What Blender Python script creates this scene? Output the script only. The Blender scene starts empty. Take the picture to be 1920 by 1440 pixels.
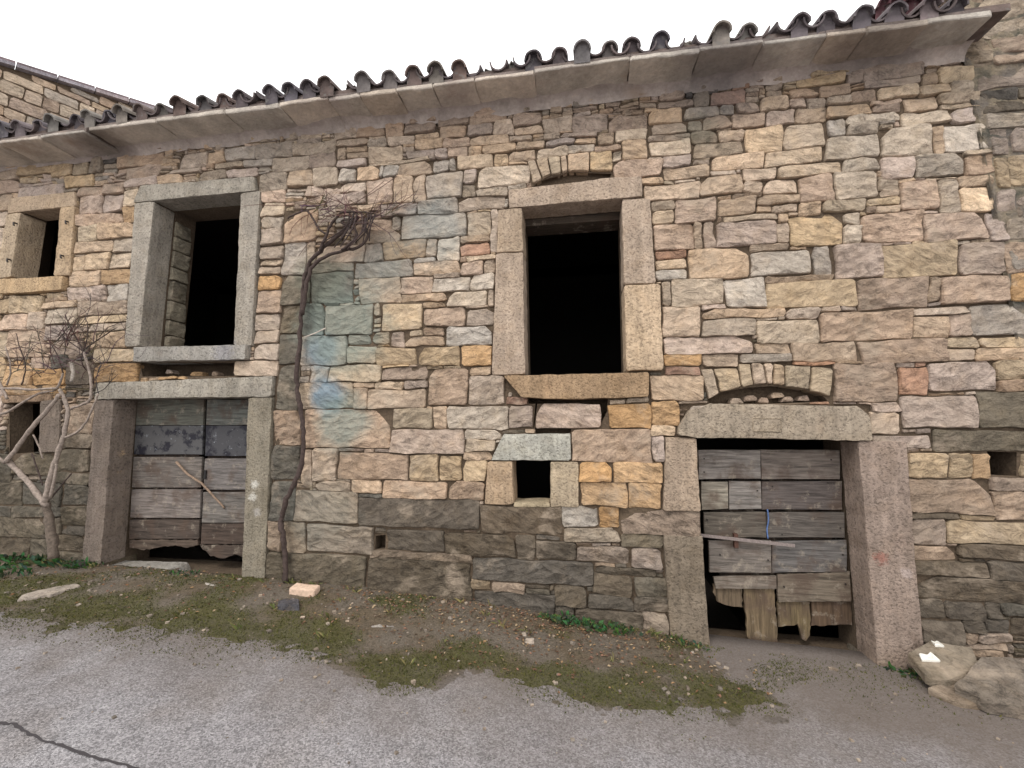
import bpy, math, random
import numpy as np
from mathutils import Vector, noise, geometry
rnd = random.Random(7)
S = bpy.context.scene
COL = S.collection
# ------------------------------------------------------------------ camera
F_PX, CAM_D, EYE = 800.0, 4.0, 1.75
PSI, TH = math.radians(9), math.radians(5)
FW = Vector((-math.sin(PSI)*math.cos(TH), math.cos(PSI)*math.cos(TH), math.sin(TH)))
RT = Vector((math.cos(PSI), math.sin(PSI), 0))
UP = RT.cross(FW)
cam = bpy.data.cameras.new('camera'); camo = bpy.data.objects.new('camera', cam); COL.objects.link(camo)
cam.sensor_width = 36; cam.lens = 36*F_PX/1920; cam.clip_start = 0.05; cam.clip_end = 1000
from mathutils import Matrix
camo.matrix_world = Matrix(((RT.x, UP.x, -FW.x, 0), (RT.y, UP.y, -FW.y, -CAM_D), (RT.z, UP.z, -FW.z, EYE), (0, 0, 0, 1)))
S.camera = camo
# ------------------------------------------------------------------ sky, sun, exposure
SKY_WHITE = 15.5
w = bpy.data.worlds.new('World'); S.world = w; w.use_nodes = True
nt = w.node_tree; nt.nodes.clear()
def wn(t, **k):
    n = nt.nodes.new(t)
    for a, b in k.items(): setattr(n, a, b)
    return n
SUN_EL, SUN_AZ = math.radians(52), math.radians(205)   # azimuth: sun stands in front of the facades, a little to the left
sky = wn('ShaderNodeTexSky', sky_type='NISHITA', sun_disc=False, sun_elevation=SUN_EL, sun_rotation=SUN_AZ)
tc = wn('ShaderNodeTexCoord')
cn = wn('ShaderNodeTexNoise'); cn.inputs['Scale'].default_value = 2.0; cn.inputs['Detail'].default_value = 5
cr = wn('ShaderNodeValToRGB')
cr.color_ramp.elements[0].position = .30; cr.color_ramp.elements[0].color = (.97, .97, .98, 1)
cr.color_ramp.elements[1].position = .65; cr.color_ramp.elements[1].color = (1.03, 1.02, 1.0, 1)
mul = wn('ShaderNodeVectorMath', operation='SCALE'); mul.inputs['Scale'].default_value = SKY_WHITE
hole = wn('ShaderNodeVectorMath', operation='DISTANCE')
d0 = (FW*F_PX + RT*(290-960) - UP*(68-720)).normalized(); hole.inputs[1].default_value = d0
hs = wn('ShaderNodeMapRange'); hs.inputs['From Min'].default_value = .004; hs.inputs['From Max'].default_value = .016
hs.inputs['To Min'].default_value = .80; hs.inputs['To Max'].default_value = .97
mx = wn('ShaderNodeMix', data_type='RGBA')
bg = wn('ShaderNodeBackground'); bg.inputs['Strength'].default_value = .1
out = wn('ShaderNodeOutputWorld')
L = nt.links.new
L(tc.outputs['Generated'], cn.inputs['Vector']); L(cn.outputs['Fac'], cr.inputs['Fac'])
L(cr.outputs['Color'], mul.inputs[0]); L(tc.outputs['Generated'], hole.inputs[0]); L(hole.outputs['Value'], hs.inputs['Value'])
L(hs.outputs['Result'], mx.inputs['Factor']); L(sky.outputs['Color'], mx.inputs[6]); L(mul.outputs[0], mx.inputs[7])
L(mx.outputs[2], bg.inputs['Color']); L(bg.outputs['Background'], out.inputs['Surface'])
sd = bpy.data.lights.new('sun', 'SUN'); sd.energy = 1.3; sd.angle = math.radians(14); sd.color = (1, .95, .88)
so = bpy.data.objects.new('sun', sd); COL.objects.link(so)
sdir = Vector((math.sin(SUN_AZ)*math.cos(SUN_EL), math.cos(SUN_AZ)*math.cos(SUN_EL), math.sin(SUN_EL)))
so.rotation_euler = sdir.to_track_quat('Z', 'Y').to_euler(); so.location = sdir*30
S.view_settings.view_transform = 'Standard'; S.view_settings.look = 'None'
S.view_settings.exposure = 0.3; S.view_settings.gamma = 1; S.view_settings.use_curve_mapping = False
S.render.film_transparent = False
try:
    S.cycles.max_bounces = 6; S.cycles.diffuse_bounces = 4
except Exception: pass
# ------------------------------------------------------------------ where things stand: sight lines of the photo met with real planes
def ray(px, py): return FW*F_PX + RT*(px-960) - UP*(py-720)
def W(px, py, y=0.0):                 # point of the photo on the vertical plane at depth y
    d = ray(px, py); t = (y+CAM_D)/d.y
    return d.x*t, d.z*t + EYE
BASE = [(-12, .42), (-6.48, .20), (-4.64, .20), (-3.13, .17), (-2, .13), (-.98, .08), (-.05, -.02), (.71, -.08), (1.06, -.17), (2.17, -.23), (2.6, -.18), (3.4, -.10), (8, -.3)]
BX, BZ = [b[0] for b in BASE], [b[1] for b in BASE]
def zroad(x, y): return -.042*x - .07 - .012*max(-1.0, min(1, (y+1)/2))*0
def zground(x, y):
    zr = zroad(x, y)
    t = max(0.0, min(1.0, 1+(y+.08)/.75)); t = t*t*(3-2*t)
    return zr + (float(np.interp(x, BX, BZ))-zr)*t
def G(px, py):                        # point of the photo on the ground
    d = ray(px, py); z = -.05
    for _ in range(12):
        t = (z-EYE)/d.z; x, y = d.x*t, d.y*t-CAM_D
        z = zground(x, min(y, 0))
    return Vector((x, y, z))
def lin(c):
    return tuple(((v/255+.055)/1.055)**2.4 if v > 10 else v/255/12.92 for v in c)
ALB = .86
def rgb(*c): return tuple(ALB*v for v in lin(c))
def rgbj(c, j=8):                      # the same hue a little lighter or darker
    k = 1+rnd.uniform(-j, j)/100; wv = rnd.uniform(-.02, .02)
    return rgb(*[max(8, v*k*(1+e*wv)) for v, e in zip(c, (1, 0, -1))])
# ------------------------------------------------------------------ object helpers
POS = {}
def tag(o, label=None, cat=None, group=None, kind=None):
    for k, v in (('label', label), ('category', cat), ('group', group), ('kind', kind)):
        if v: o[k] = v
    return o
def link(o, parent, loc):
    COL.objects.link(o); POS[o] = Vector(loc)
    if parent is not None:
        o.parent = parent; o.location = Vector(loc)-POS[parent]
    else: o.location = loc
    return o
def empty(name, loc, label, cat, group=None):
    o = bpy.data.objects.new(name, None); o.empty_display_size = .2
    return tag(link(o, None, loc), label, cat, group)
def mk(name, V, Fc, mat, parent=None, cols=None, smooth=False, org=None):
    V = [Vector(v) for v in V]
    if org is None:
        lo = [min(v[i] for v in V) for i in range(3)]; hi = [max(v[i] for v in V) for i in range(3)]
        org = Vector([(a+b)/2 for a, b in zip(lo, hi)])
    org = Vector(org)
    me = bpy.data.meshes.new(name); me.from_pydata([v-org for v in V], [], Fc)
    if cols is not None:
        a = me.color_attributes.new('Col', 'FLOAT_COLOR', 'POINT')
        if not isinstance(cols, list): cols = [cols]*len(V)
        a.data.foreach_set('color', np.array([(c[0], c[1], c[2], 1.0) for c in cols], dtype=np.float32).ravel())
    if smooth: me.polygons.foreach_set('use_smooth', [True]*len(me.polygons))
    me.materials.append(mat); me.update()
    return link(bpy.data.objects.new(name, me), parent, org)
class MB:
    def __init__(s): s.V, s.F, s.C = [], [], []
    def add(s, V, F, c=(.3, .3, .3)):
        n = len(s.V); s.V += V; s.F += [tuple(i+n for i in f) for f in F]
        s.C += c if isinstance(c, list) else [c]*len(V)
    def build(s, name, mat, parent=None, smooth=False, org=None): return mk(name, s.V, s.F, mat, parent, s.C, smooth, org)
def box(c, h, yaw=0, pitch=0):
    m = Matrix.Rotation(yaw, 3, 'Z') @ Matrix.Rotation(pitch, 3, 'X')
    V = [Vector(c)+m @ Vector((sx*h[0], sy*h[1], sz*h[2])) for sx in (-1, 1) for sy in (-1, 1) for sz in (-1, 1)]
    return V, [(0, 1, 3, 2), (4, 6, 7, 5), (0, 4, 5, 1), (2, 3, 7, 6), (0, 2, 6, 4), (1, 5, 7, 3)]
def tube(P, r, n=7, cap=True):
    P = [Vector(p) for p in P]; V, Fc = [], []
    up = Vector((.3, .9, .2))
    for i, p in enumerate(P):
        t = (P[min(i+1, len(P)-1)]-P[max(i-1, 0)]).normalized()
        a = t.cross(up).normalized(); b = t.cross(a)
        ri = r[i] if isinstance(r, (list, tuple)) else r
        for k in range(n):
            an = 2*math.pi*k/n
            V.append(p+(a*math.cos(an)+b*math.sin(an))*ri)
    for i in range(len(P)-1):
        for k in range(n):
            Fc.append((i*n+k, i*n+(k+1) % n, (i+1)*n+(k+1) % n, (i+1)*n+k))
    if cap: Fc += [tuple(range(n))[::-1], tuple(range(len(V)-n, len(V)))]
    return V, Fc
def smooth_path(P, sub=4, jit=0.0):
    P = [Vector(p) for p in P]; out = []
    for i in range(len(P)-1):
        a, b, c, d = P[max(i-1, 0)], P[i], P[i+1], P[min(i+2, len(P)-1)]
        for k in range(sub):
            t = k/sub
            q = .5*((2*b)+(c-a)*t+(2*a-5*b+4*c-d)*t*t+(3*b-a-3*c+d)*t**3)
            if jit: q = q+Vector([rnd.uniform(-jit, jit) for _ in range(3)])
            out.append(q)
    out.append(P[-1]); return out
def lerp_r(r0, r1, n): return [r0+(r1-r0)*i/max(1, n-1) for i in range(n)]
# ------------------------------------------------------------------ materials
class NB:
    def __init__(s, name, rough=.9):
        s.m = bpy.data.materials.new(name); s.m.use_nodes = True; s.t = s.m.node_tree; s.t.nodes.clear()
        s.o = s.t.nodes.new('ShaderNodeOutputMaterial'); s.b = s.t.nodes.new('ShaderNodeBsdfPrincipled')
        s.b.inputs['Roughness'].default_value = rough; s.b.inputs['Specular IOR Level'].default_value = .25
        s.t.links.new(s.b.outputs[0], s.o.inputs[0])
    def n(s, t, **k):
        n = s.t.nodes.new(t)
        for a, b in k.items(): setattr(n, a, b)
        return n
    def l(s, a, b): s.t.links.new(a, b)
    def pos(s, sc=(1, 1, 1), rand=0.0):
        g = s.n('ShaderNodeNewGeometry'); v = g.outputs['Position']
        if rand:
            oi = s.n('ShaderNodeObjectInfo'); m = s.n('ShaderNodeVectorMath', operation='SCALE')
            m.inputs[0].default_value = (rand, rand*.7, rand*1.3); s.l(oi.outputs['Random'], m.inputs['Scale'])
            a = s.n('ShaderNodeVectorMath', operation='ADD'); s.l(v, a.inputs[0]); s.l(m.outputs[0], a.inputs[1]); v = a.outputs[0]
        m = s.n('ShaderNodeVectorMath', operation='MULTIPLY'); s.l(v, m.inputs[0]); m.inputs[1].default_value = sc
        return m.outputs[0]
    def noise(s, v, sc, det=4, rough=.6, dist=0):
        n = s.n('ShaderNodeTexNoise'); s.l(v, n.inputs['Vector']); n.inputs['Scale'].default_value = sc
        n.inputs['Detail'].default_value = det; n.inputs['Roughness'].default_value = rough; n.inputs['Distortion'].default_value = dist
        return n.outputs['Fac']
    def vor(s, v, sc, feat='F1'):
        n = s.n('ShaderNodeTexVoronoi', feature=feat); s.l(v, n.inputs['Vector']); n.inputs['Scale'].default_value = sc
        return n.outputs['Distance'], n.outputs.get('Color')
    def rng(s, x, a, b, c=0., d=1.):
        n = s.n('ShaderNodeMapRange'); s.l(x, n.inputs['Value'])
        for k, v in zip(('From Min', 'From Max', 'To Min', 'To Max'), (a, b, c, d)): n.inputs[k].default_value = v
        return n.outputs['Result']
    def math(s, op, a, b=None):
        n = s.n('ShaderNodeMath', operation=op)
        for i, v in enumerate((a, b)):
            if v is None: continue
            if isinstance(v, (int, float)): n.inputs[i].default_value = v
            else: s.l(v, n.inputs[i])
        return n.outputs[0]
    def mix(s, f, a, b, blend='MIX'):
        n = s.n('ShaderNodeMix', data_type='RGBA', blend_type=blend)
        for sock, v in ((n.inputs[0], f), (n.inputs[6], a), (n.inputs[7], b)):
            if isinstance(v, (int, float)): sock.default_value = v
            elif isinstance(v, tuple): sock.default_value = (v[0], v[1], v[2], 1)
            else: s.l(v, sock)
        return n.outputs[2]
    def scale(s, c, f):
        n = s.n('ShaderNodeVectorMath', operation='SCALE'); s.l(c, n.inputs[0])
        if isinstance(f, (int, float)): n.inputs['Scale'].default_value = f
        else: s.l(f, n.inputs['Scale'])
        return n.outputs[0]
    def tint(s, c, t):
        n = s.n('ShaderNodeVectorMath', operation='MULTIPLY'); s.l(c, n.inputs[0]); n.inputs[1].default_value = t; return n.outputs[0]
    def attr(s):
        n = s.n('ShaderNodeAttribute', attribute_name='Col'); return n.outputs['Color']
    def bump(s, h, dist=.02, st=.7):
        b = s.n('ShaderNodeBump'); b.inputs['Distance'].default_value = dist; b.inputs['Strength'].default_value = st
        s.l(h, b.inputs['Height']); s.l(b.outputs['Normal'], s.b.inputs['Normal'])
    def fin(s, c):
        s.l(c, s.b.inputs['Base Color']) if not isinstance(c, tuple) else setattr(s.b.inputs['Base Color'], 'default_value', (*c[:3], 1))
        return s.m
    def stain(s, col, centre, r, tint, amt, nz, sharp=.5, na=.9):
        g = s.n('ShaderNodeNewGeometry'); d = s.n('ShaderNodeVectorMath', operation='DISTANCE')
        s.l(g.outputs['Position'], d.inputs[0]); d.inputs[1].default_value = centre
        x = s.math('ADD', s.math('DIVIDE', d.outputs['Value'], r), s.math('MULTIPLY', s.math('SUBTRACT', nz, .5), na))
        return s.mix(s.rng(x, 1.0, sharp, 0, amt), col, tint)
def at3(px, py, y=-.05):
    x, z = W(px, py, y); return (x, y, z)
STAINS = [  # copper-spray and mould stains on the stones, in the photo's places: px, py, radius m, tint, amount
    (600, 655, .24, rgb(104, 128, 148), .75), (612, 742, .24, rgb(110, 136, 153), .8), (640, 610, .6, rgb(130, 140, 131), .7),
    (640, 790, .36, rgb(132, 145, 138), .65), (810, 430, .42, rgb(132, 146, 148), .4), (600, 520, .36, rgb(120, 124, 110), .55),
    (600, 960, .45, rgb(118, 120, 112), .4), (1345, 160, .42, rgb(84, 80, 80), .5), (1310, 240, .2, rgb(110, 110, 96), .4), (710, 500, .42, rgb(134, 142, 136), .4)]
def stone_mat(name, rough_face=True, stains=STAINS, extra=()):
    b = NB(name, .92); c = b.attr(); v = b.pos((1, 1, 1), 17.0); vw = b.pos()
    oi = b.n('ShaderNodeObjectInfo'); ro_ = b.n('ShaderNodeVectorRotate', rotation_type='Y_AXIS'); b.l(b.pos((1, 1, 1), 23.0), ro_.inputs['Vector'])
    b.l(b.rng(oi.outputs['Random'], 0, 1, -.55, .55), ro_.inputs['Angle']); mu_ = b.n('ShaderNodeVectorMath', operation='MULTIPLY'); b.l(ro_.outputs[0], mu_.inputs[0]); mu_.inputs[1].default_value = (1, 1, 1.8); vs = mu_.outputs[0]
    big = b.noise(v, 4.5, 6, .6); strata = b.noise(vs, 8.5, 9, .68, .9); fine = b.noise(v, 70, 4, .7)
    c = b.mix(b.rng(b.noise(v, 6.0, 4, .6), .50, .68, 0, .34 if rough_face else .2), c, b.tint(c, (1.08, .99, .84)))
    c = b.mix(b.rng(b.noise(vs, 8.0, 5, .6), .50, .68, 0, .75 if rough_face else .4), c, b.tint(c, (1.24, 1.26, 1.27)))
    c = b.mix(b.rng(b.noise(b.pos((1, 1, 1), 5.0), 7, 5, .6), .56, .72, 0, .7), c, b.tint(c, (.80, .77, .77)))
    c = b.scale(c, b.rng(big, .25, .75, .80, 1.22))
    c = b.scale(c, b.rng(fine, .25, .75, .84, 1.18))
    if rough_face:
        rv = b.math('FRACT', b.math('MULTIPLY', oi.outputs['Random'], 7.31)); k_ = b.rng(rv, 0, 1, .5, 1.1)
        s1 = b.math('MULTIPLY', b.math('SUBTRACT', b.rng(strata, .35, .46, .55, 1.0), 1.0), k_); c = b.scale(c, b.math('ADD', s1, 1.0)); c = b.scale(c, b.rng(strata, .48, .66, .98, 1.20))
        vd = b.vor(vs, 9)[0]; crk = b.noise(vs, 6.5, 7, .6, 1.2); c = b.scale(c, b.rng(b.math('ABSOLUTE', b.math('SUBTRACT', crk, .5)), 0, .022, .6, 1.0))
    c = b.mix(b.rng(b.noise(b.pos((1.6, 1, .8)), 1.5, 7, .66), .50, .66, 0, .75), c, b.tint(c, (.80, .79, .76)))   # weather stains that run across the stones
    c = b.mix(b.rng(b.noise(b.pos((1, 1, 1)), 2.3, 7, .68), .54, .66, 0, .6), c, rgb(172, 156, 138) if rough_face else b.tint(c, (1.1, 1.08, 1.05)))
    nz = b.noise(vw, 5, 5, .6)
    for (px, py, r, tint, amt) in stains: c = b.stain(c, at3(px, py), r, tint, amt, nz)
    for (px, py, r, tint, amt) in extra: c = b.stain(c, at3(px, py, .08 if 220 < px < 240 else -.05), r, tint, amt, b.noise(vw, 34, 5, .75), .55, 2.6)
    if rough_face:
        c = b.scale(c, 1.13)
        h = b.math('ADD', b.math('ADD', b.math('MULTIPLY', strata, .75), b.math('MULTIPLY', vd, .55)), b.math('MULTIPLY', fine, .16)); b.bump(h, .06, 1.0); bn = b.b.inputs['Normal'].links[0].from_node; b.l(b.rng(rv, 0, 1, .6, 1.0), bn.inputs['Strength'])
    else:
        pits = b.noise(b.pos((1, 1, 1), 3.0), 48, 3, .6, .4)
        c = b.scale(c, b.rng(pits, .34, .48, .70, 1.16)); c = b.mix(b.rng(b.noise(v, 3, 6, .65), .54, .68, 0, .6), c, b.tint(c, (.80, .78, .76)))
        h = b.math('ADD', b.math('MULTIPLY', b.rng(pits, .3, .55), .5), b.math('ADD', b.math('MULTIPLY', fine, .35), b.math('MULTIPLY', big, .6))); b.bump(h, .014, .8)
        stv = b.noise(b.pos((9, 9, .8), 3.0), 2.2, 5, .6); c = b.scale(c, b.rng(stv, .35, .65, .84, 1.12))
    return b.fin(c)
M_stone = stone_mat('rough_stone')
WH = rgb(225, 222, 214)
M_dress = stone_mat('dressed_stone', False, extra=[(1652, 1047, .06, rgb(150, 88, 76), .5), (1700, 1075, .05, rgb(180, 165, 160), .5),
    (227, 765, .05, WH, .9), (225, 782, .035, WH, .9), (226, 810, .03, WH, .7), (478, 908, .05, WH, .55), (474, 932, .05, WH, .45), (482, 960, .05, rgb(170, 165, 160), .6),
    (235, 850, .06, rgb(200, 170, 130), .7), (232, 885, .05, rgb(200, 165, 125), .7), (425, 662, .16, rgb(104, 106, 124), .35)])
b = NB('mortar', .97); v = b.pos(); c = b.mix(b.noise(v, 3, 5), rgb(84, 71, 59), rgb(118, 102, 85)); c = b.scale(c, b.rng(b.noise(v, 40, 5), .3, .7, .7, 1.2))
b.bump(b.noise(v, 45, 6, .7), .02, .8); M_mort = b.fin(c)
b = NB('old_plaster', .95); v = b.pos(); n1 = b.noise(v, 2.4, 6, .65)
c = b.mix(b.rng(n1, .42, .56), rgb(128, 120, 114), rgb(172, 157, 134)); c = b.mix(b.rng(b.noise(v, 3.4, 6, .65), .50, .62, 0, .85), c, rgb(92, 92, 84))
c = b.scale(c, b.rng(b.noise(v, 30, 6, .7), .3, .7, .72, 1.2)); b.bump(b.noise(v, 11, 9, .72), .09, 1.0); M_plas = b.fin(c)
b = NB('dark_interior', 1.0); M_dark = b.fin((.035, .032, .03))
def wood(name, axis):
    b = NB(name, .85); c = b.attr()
    sc = (1.2, 14, 14) if axis == 'x' else (14, 14, 1.2)
    v = b.pos(sc, 9.0); v1 = b.pos((1, 1, 1), 9.0)
    g = b.noise(v, 3.2, 8, .65, .3); p = b.noise(v1, 5, 5, .6)
    c = b.scale(c, b.rng(g, .32, .68, .42, 1.38)); c = b.mix(b.rng(p, .48, .64, 0, .7), c, rgb(92, 76, 66)); c = b.mix(b.rng(b.noise(v1, 9, 6, .7), .56, .68, 0, .55), c, rgb(172, 160, 144))
    b.bump(b.math('ADD', g, b.math('MULTIPLY', p, .4)), .012, .8); return b.fin(c)
M_wx, M_wz = wood('weathered_board_horizontal_grain', 'x'), wood('weathered_board_vertical_grain', 'z')
b = NB('peeling_dark_paint', .6); v = b.pos((1, 1, 1), 9.0); c = b.attr()
c = b.mix(b.rng(b.noise(v, 6, 7, .7), .50, .58), c, rgb(38, 37, 46)); 
vz = b.pos((1, 1, 1), 9.0); c = b.mix(b.rng(b.noise(vz, 14, 8, .75), .60, .66, 0, .9), c, rgb(150, 154, 160)); b.bump(b.noise(v, 9, 8, .7), .01, .6); M_paint = b.fin(c)
b = NB('clay_tile', .9); c = b.attr(); v = b.pos((1, 1, 1), 11.0); c = b.scale(c, b.rng(b.noise(v, 9, 6, .65), .3, .7, .6, 1.35)); c = b.mix(b.rng(b.noise(v, 16, 5, .65), .56, .64, 0, .6), c, rgb(125, 122, 118))
b.bump(b.noise(v, 40, 5, .6), .006, .6); M_tile = b.fin(c)
b = NB('asphalt', .93); v = b.pos(); n1 = b.noise(v, .9, 5, .6); d, cc = b.vor(v, 115); sp = b.noise(v, 120, 3, .7); mid = b.noise(v, 9, 6, .7)
c = b.mix(b.rng(n1, .35, .65), rgb(148, 144, 146), rgb(172, 169, 172)); c = b.mix(b.rng(b.noise(v, 1.7, 6, .6), .5, .7, 0, .5), c, rgb(134, 125, 120))
sv = b.n('ShaderNodeSeparateColor'); b.l(cc, sv.inputs[0])
c = b.scale(c, b.rng(sv.outputs[0], 0, 1, .56, 1.42)); c = b.scale(c, b.rng(mid, .3, .7, .82, 1.14)); c = b.scale(c, b.rng(sp, .3, .7, .80, 1.2))
gy = b.n('ShaderNodeNewGeometry'); sy = b.n('ShaderNodeSeparateXYZ'); b.l(gy.outputs['Position'], sy.inputs[0])
edge = b.math('ADD', sy.outputs[1], b.math('MULTIPLY', b.math('SUBTRACT', b.noise(v, 2.2, 6, .65), .5), 1.3))
c = b.mix(b.rng(edge, -1.75, -.7, 0, .8), c, rgb(118, 106, 96))      # grit and soil washed over the road's edge
b.bump(b.math('ADD', b.math('MULTIPLY', sv.outputs[0], .5), b.math('ADD', sp, b.math('MULTIPLY', mid, 1.5))), .012, .9); M_road = b.fin(c)
b = NB('tar_crack', .9); M_crack = b.fin(rgb(70, 66, 68))
b = NB('verge_soil', .98); v = b.pos(); c = b.attr(); n2 = b.noise(v, 8, 7, .7); n3 = b.noise(v, 70, 5, .75)
c = b.mix(b.rng(n2, .52, .66, 0, .55), c, rgb(128, 117, 106)); c = b.mix(b.rng(b.noise(v, 16, 6, .7), .54, .64, 0, .6), c, rgb(74, 68, 48))
c = b.scale(c, b.rng(n3, .3, .7, .55, 1.4)); b.bump(b.math('ADD', n3, n2), .03, 1.0); M_verge = b.fin(c)
def plain(name, rough=.9, lo=.7, hi=1.3, sc=30, bump=0):
    b = NB(name, rough); c = b.attr(); v = b.pos((1, 1, 1), 7.0); n = b.noise(v, sc, 5, .65); c = b.scale(c, b.rng(n, .3, .7, lo, hi))
    if bump: b.bump(n, bump, .8)
    return b.fin(c)
M_leaf = plain('leaf'); M_bark = plain('bark', .95, .55, 1.4, 40, .008); M_metal = plain('rusty_metal', .6, .7, 1.3, 60, .002); M_cord = plain('cord'); M_brick = plain('brick_clay', .9, .75, 1.25, 40, .006)
# ------------------------------------------------------------------ stones
def frontmap(y0=0.0): return lambda u, d, v: Vector((u, y0-d, v))
def in_poly(x, z, P):
    c = False; n = len(P)
    for i in range(n):
        x1, z1 = P[i]; x2, z2 = P[i-1]
        if (z1 > z) != (z2 > z) and x < (x2-x1)*(z-z1)/(z2-z1)+x1: c = not c
    return c
def warp(u, v):
    a = noise.noise_vector(Vector((u*4.2, v*6.5, 1.7))); b_ = noise.noise_vector(Vector((u*14, v*18, 9.1)))
    return u+.017*a.x+.008*b_.x, v+.015*a.z+.008*b_.z
def wallmap(y0=0.0):
    def f(u, d, v):
        a, b_ = warp(u, v); return Vector((a, y0-d, b_))
    return f
def ring_of(corners, step, jit, chop):
    """outline of a stone: its corners knocked off and its edges uneven"""
    n = len(corners); C = [Vector(c) for c in corners]; pts = []
    for i in range(n):
        p, q, r = C[i-1], C[i], C[(i+1) % n]
        la, lb = (q-p).length, (r-q).length
        ca, cb = min(chop*rnd.uniform(.3, 1.6), la*.35), min(chop*rnd.uniform(.3, 1.6), lb*.35)
        a = q+(p-q).normalized()*ca; e = q+(r-q).normalized()*cb
        pts += [a, e]
        nx = C[(i+1) % n]; seg = nx-e; k = int(seg.length/step)
        for j in range(1, k):
            pts.append(e+seg*(j/k))
    out = []
    for p in pts: out.append(p+Vector((rnd.uniform(-jit, jit), rnd.uniform(-jit, jit))))
    return out
def stone_geo(corners, proud, back, f, rough=.012, step=.06, jit=.004, chop=.012, spacing=.055, tilt=.012):
    R = ring_of(corners, step, jit, chop); n = len(R)
    cx = sum(p.x for p in R)/n; cz = sum(p.y for p in R)/n; cc = Vector((cx, cz))
    ext = max(max(abs(p.x-cx) for p in R), .02); ezt = max(max(abs(p.y-cz) for p in R), .015)
    inset = min(.006, ezt*.3)
    I = [p+(cc-p).normalized()*inset for p in R]
    ta, tb = rnd.uniform(-tilt, tilt), rnd.uniform(-tilt, tilt)*1.3
    so_ = Vector((rnd.uniform(-50, 50), rnd.uniform(-50, 50), 0))
    def dep(p):
        k = noise.fractal(Vector((p.x*7, p.y*13, 0))+so_, .9, 2.1, 3)
        k2 = noise.noise(Vector((p.x*3, p.y*4, 3))+so_)
        return proud+rough*(k*.9+k2*.8)+ta*(p.x-cx)/ext+tb*(p.y-cz)/ezt
    V = [f(p.x, -back, p.y) for p in R] + [f(p.x, max(.004, dep(p)*.8-.004), p.y) for p in R]
    inn = []; 
    x0, x1 = min(p.x for p in I), max(p.x for p in I); z0, z1 = min(p.y for p in I), max(p.y for p in I)
    IP = [(p.x, p.y) for p in I]
    nx, nz = max(1, int((x1-x0)/spacing)), max(1, int((z1-z0)/spacing))
    if nx*nz > 60:
        s_ = math.sqrt(nx*nz/60); nx, nz = max(1, int(nx/s_)), max(1, int(nz/s_))
    for i in range(nx):
        for j in range(nz):
            q = Vector((x0+(i+.5+rnd.uniform(-.35, .35))*(x1-x0)/nx, z0+(j+.5+rnd.uniform(-.35, .35))*(z1-z0)/nz))
            if in_poly(q.x, q.y, IP) and min((q-p).length for p in I) > .012: inn.append(q)
    allp = I+inn
    vs, _, fs, ov, _, _ = geometry.delaunay_2d_cdt(allp, [], [list(range(n))], 1, 1e-6)
    b0 = len(V)
    V += [f(p.x, dep(p)+(.004 if i >= n else 0), p.y) for i, p in enumerate(vs)]
    idx = {}
    for k, o in enumerate(ov):
        for q in o: idx[q] = k
    Fc = []
    for i in range(n):
        j = (i+1) % n
        Fc.append((i, j, n+j, n+i))
        if i in idx and j in idx: Fc.append((n+i, n+j, b0+idx[j], b0+idx[i]))
    Fc += [tuple(b0+k for k in fa) for fa in fs]
    return V, Fc
def quad_px(P, y=0.0): return [W(p[0], p[1], y) for p in P]
def block(name, parent, P, proud=.05, back=.2, col=(.3, .28, .25), mat=None, world=False, rough=.006, y0=0.0, chop=.014, jit=.0035, **k):
    Q = P if world else quad_px(P)
    V, Fc = stone_geo(Q, proud, back, frontmap(y0), rough=rough, step=.06, jit=jit, chop=chop, spacing=.07, tilt=.003)
    return mk(name, V, Fc, mat or M_dress, parent, cols=col)
PAL = dict(t=(182, 158, 132), o=(184, 144, 98), y=(184, 159, 118), g=(162, 152, 137), p=(174, 152, 139), w=(186, 178, 163), b=(126, 138, 134), d=(96, 85, 74), k=(105, 96, 82), l=(198, 175, 144), r=(164, 118, 92), m=(154, 131, 113))
def stone_col(ch):
    c = PAL[ch]; j = rnd.uniform(-.08, .08); wm = rnd.uniform(-5, 5); m_ = sum(c)/3
    c = [m_+(v-m_)*(.80 if ch != 'o' else .88) for v in c]; f_ = {'d': 0, 'k': 0, 'o': .2, 'r': .25}.get(ch, .48)
    c = [v*(1-f_)+q*f_ for v, q in zip(c, (177, 156, 137))]
    return rgb(*[max(20, v*(1+j)+e*wm) for v, e in zip(c, (1, .1, -1))])
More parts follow.
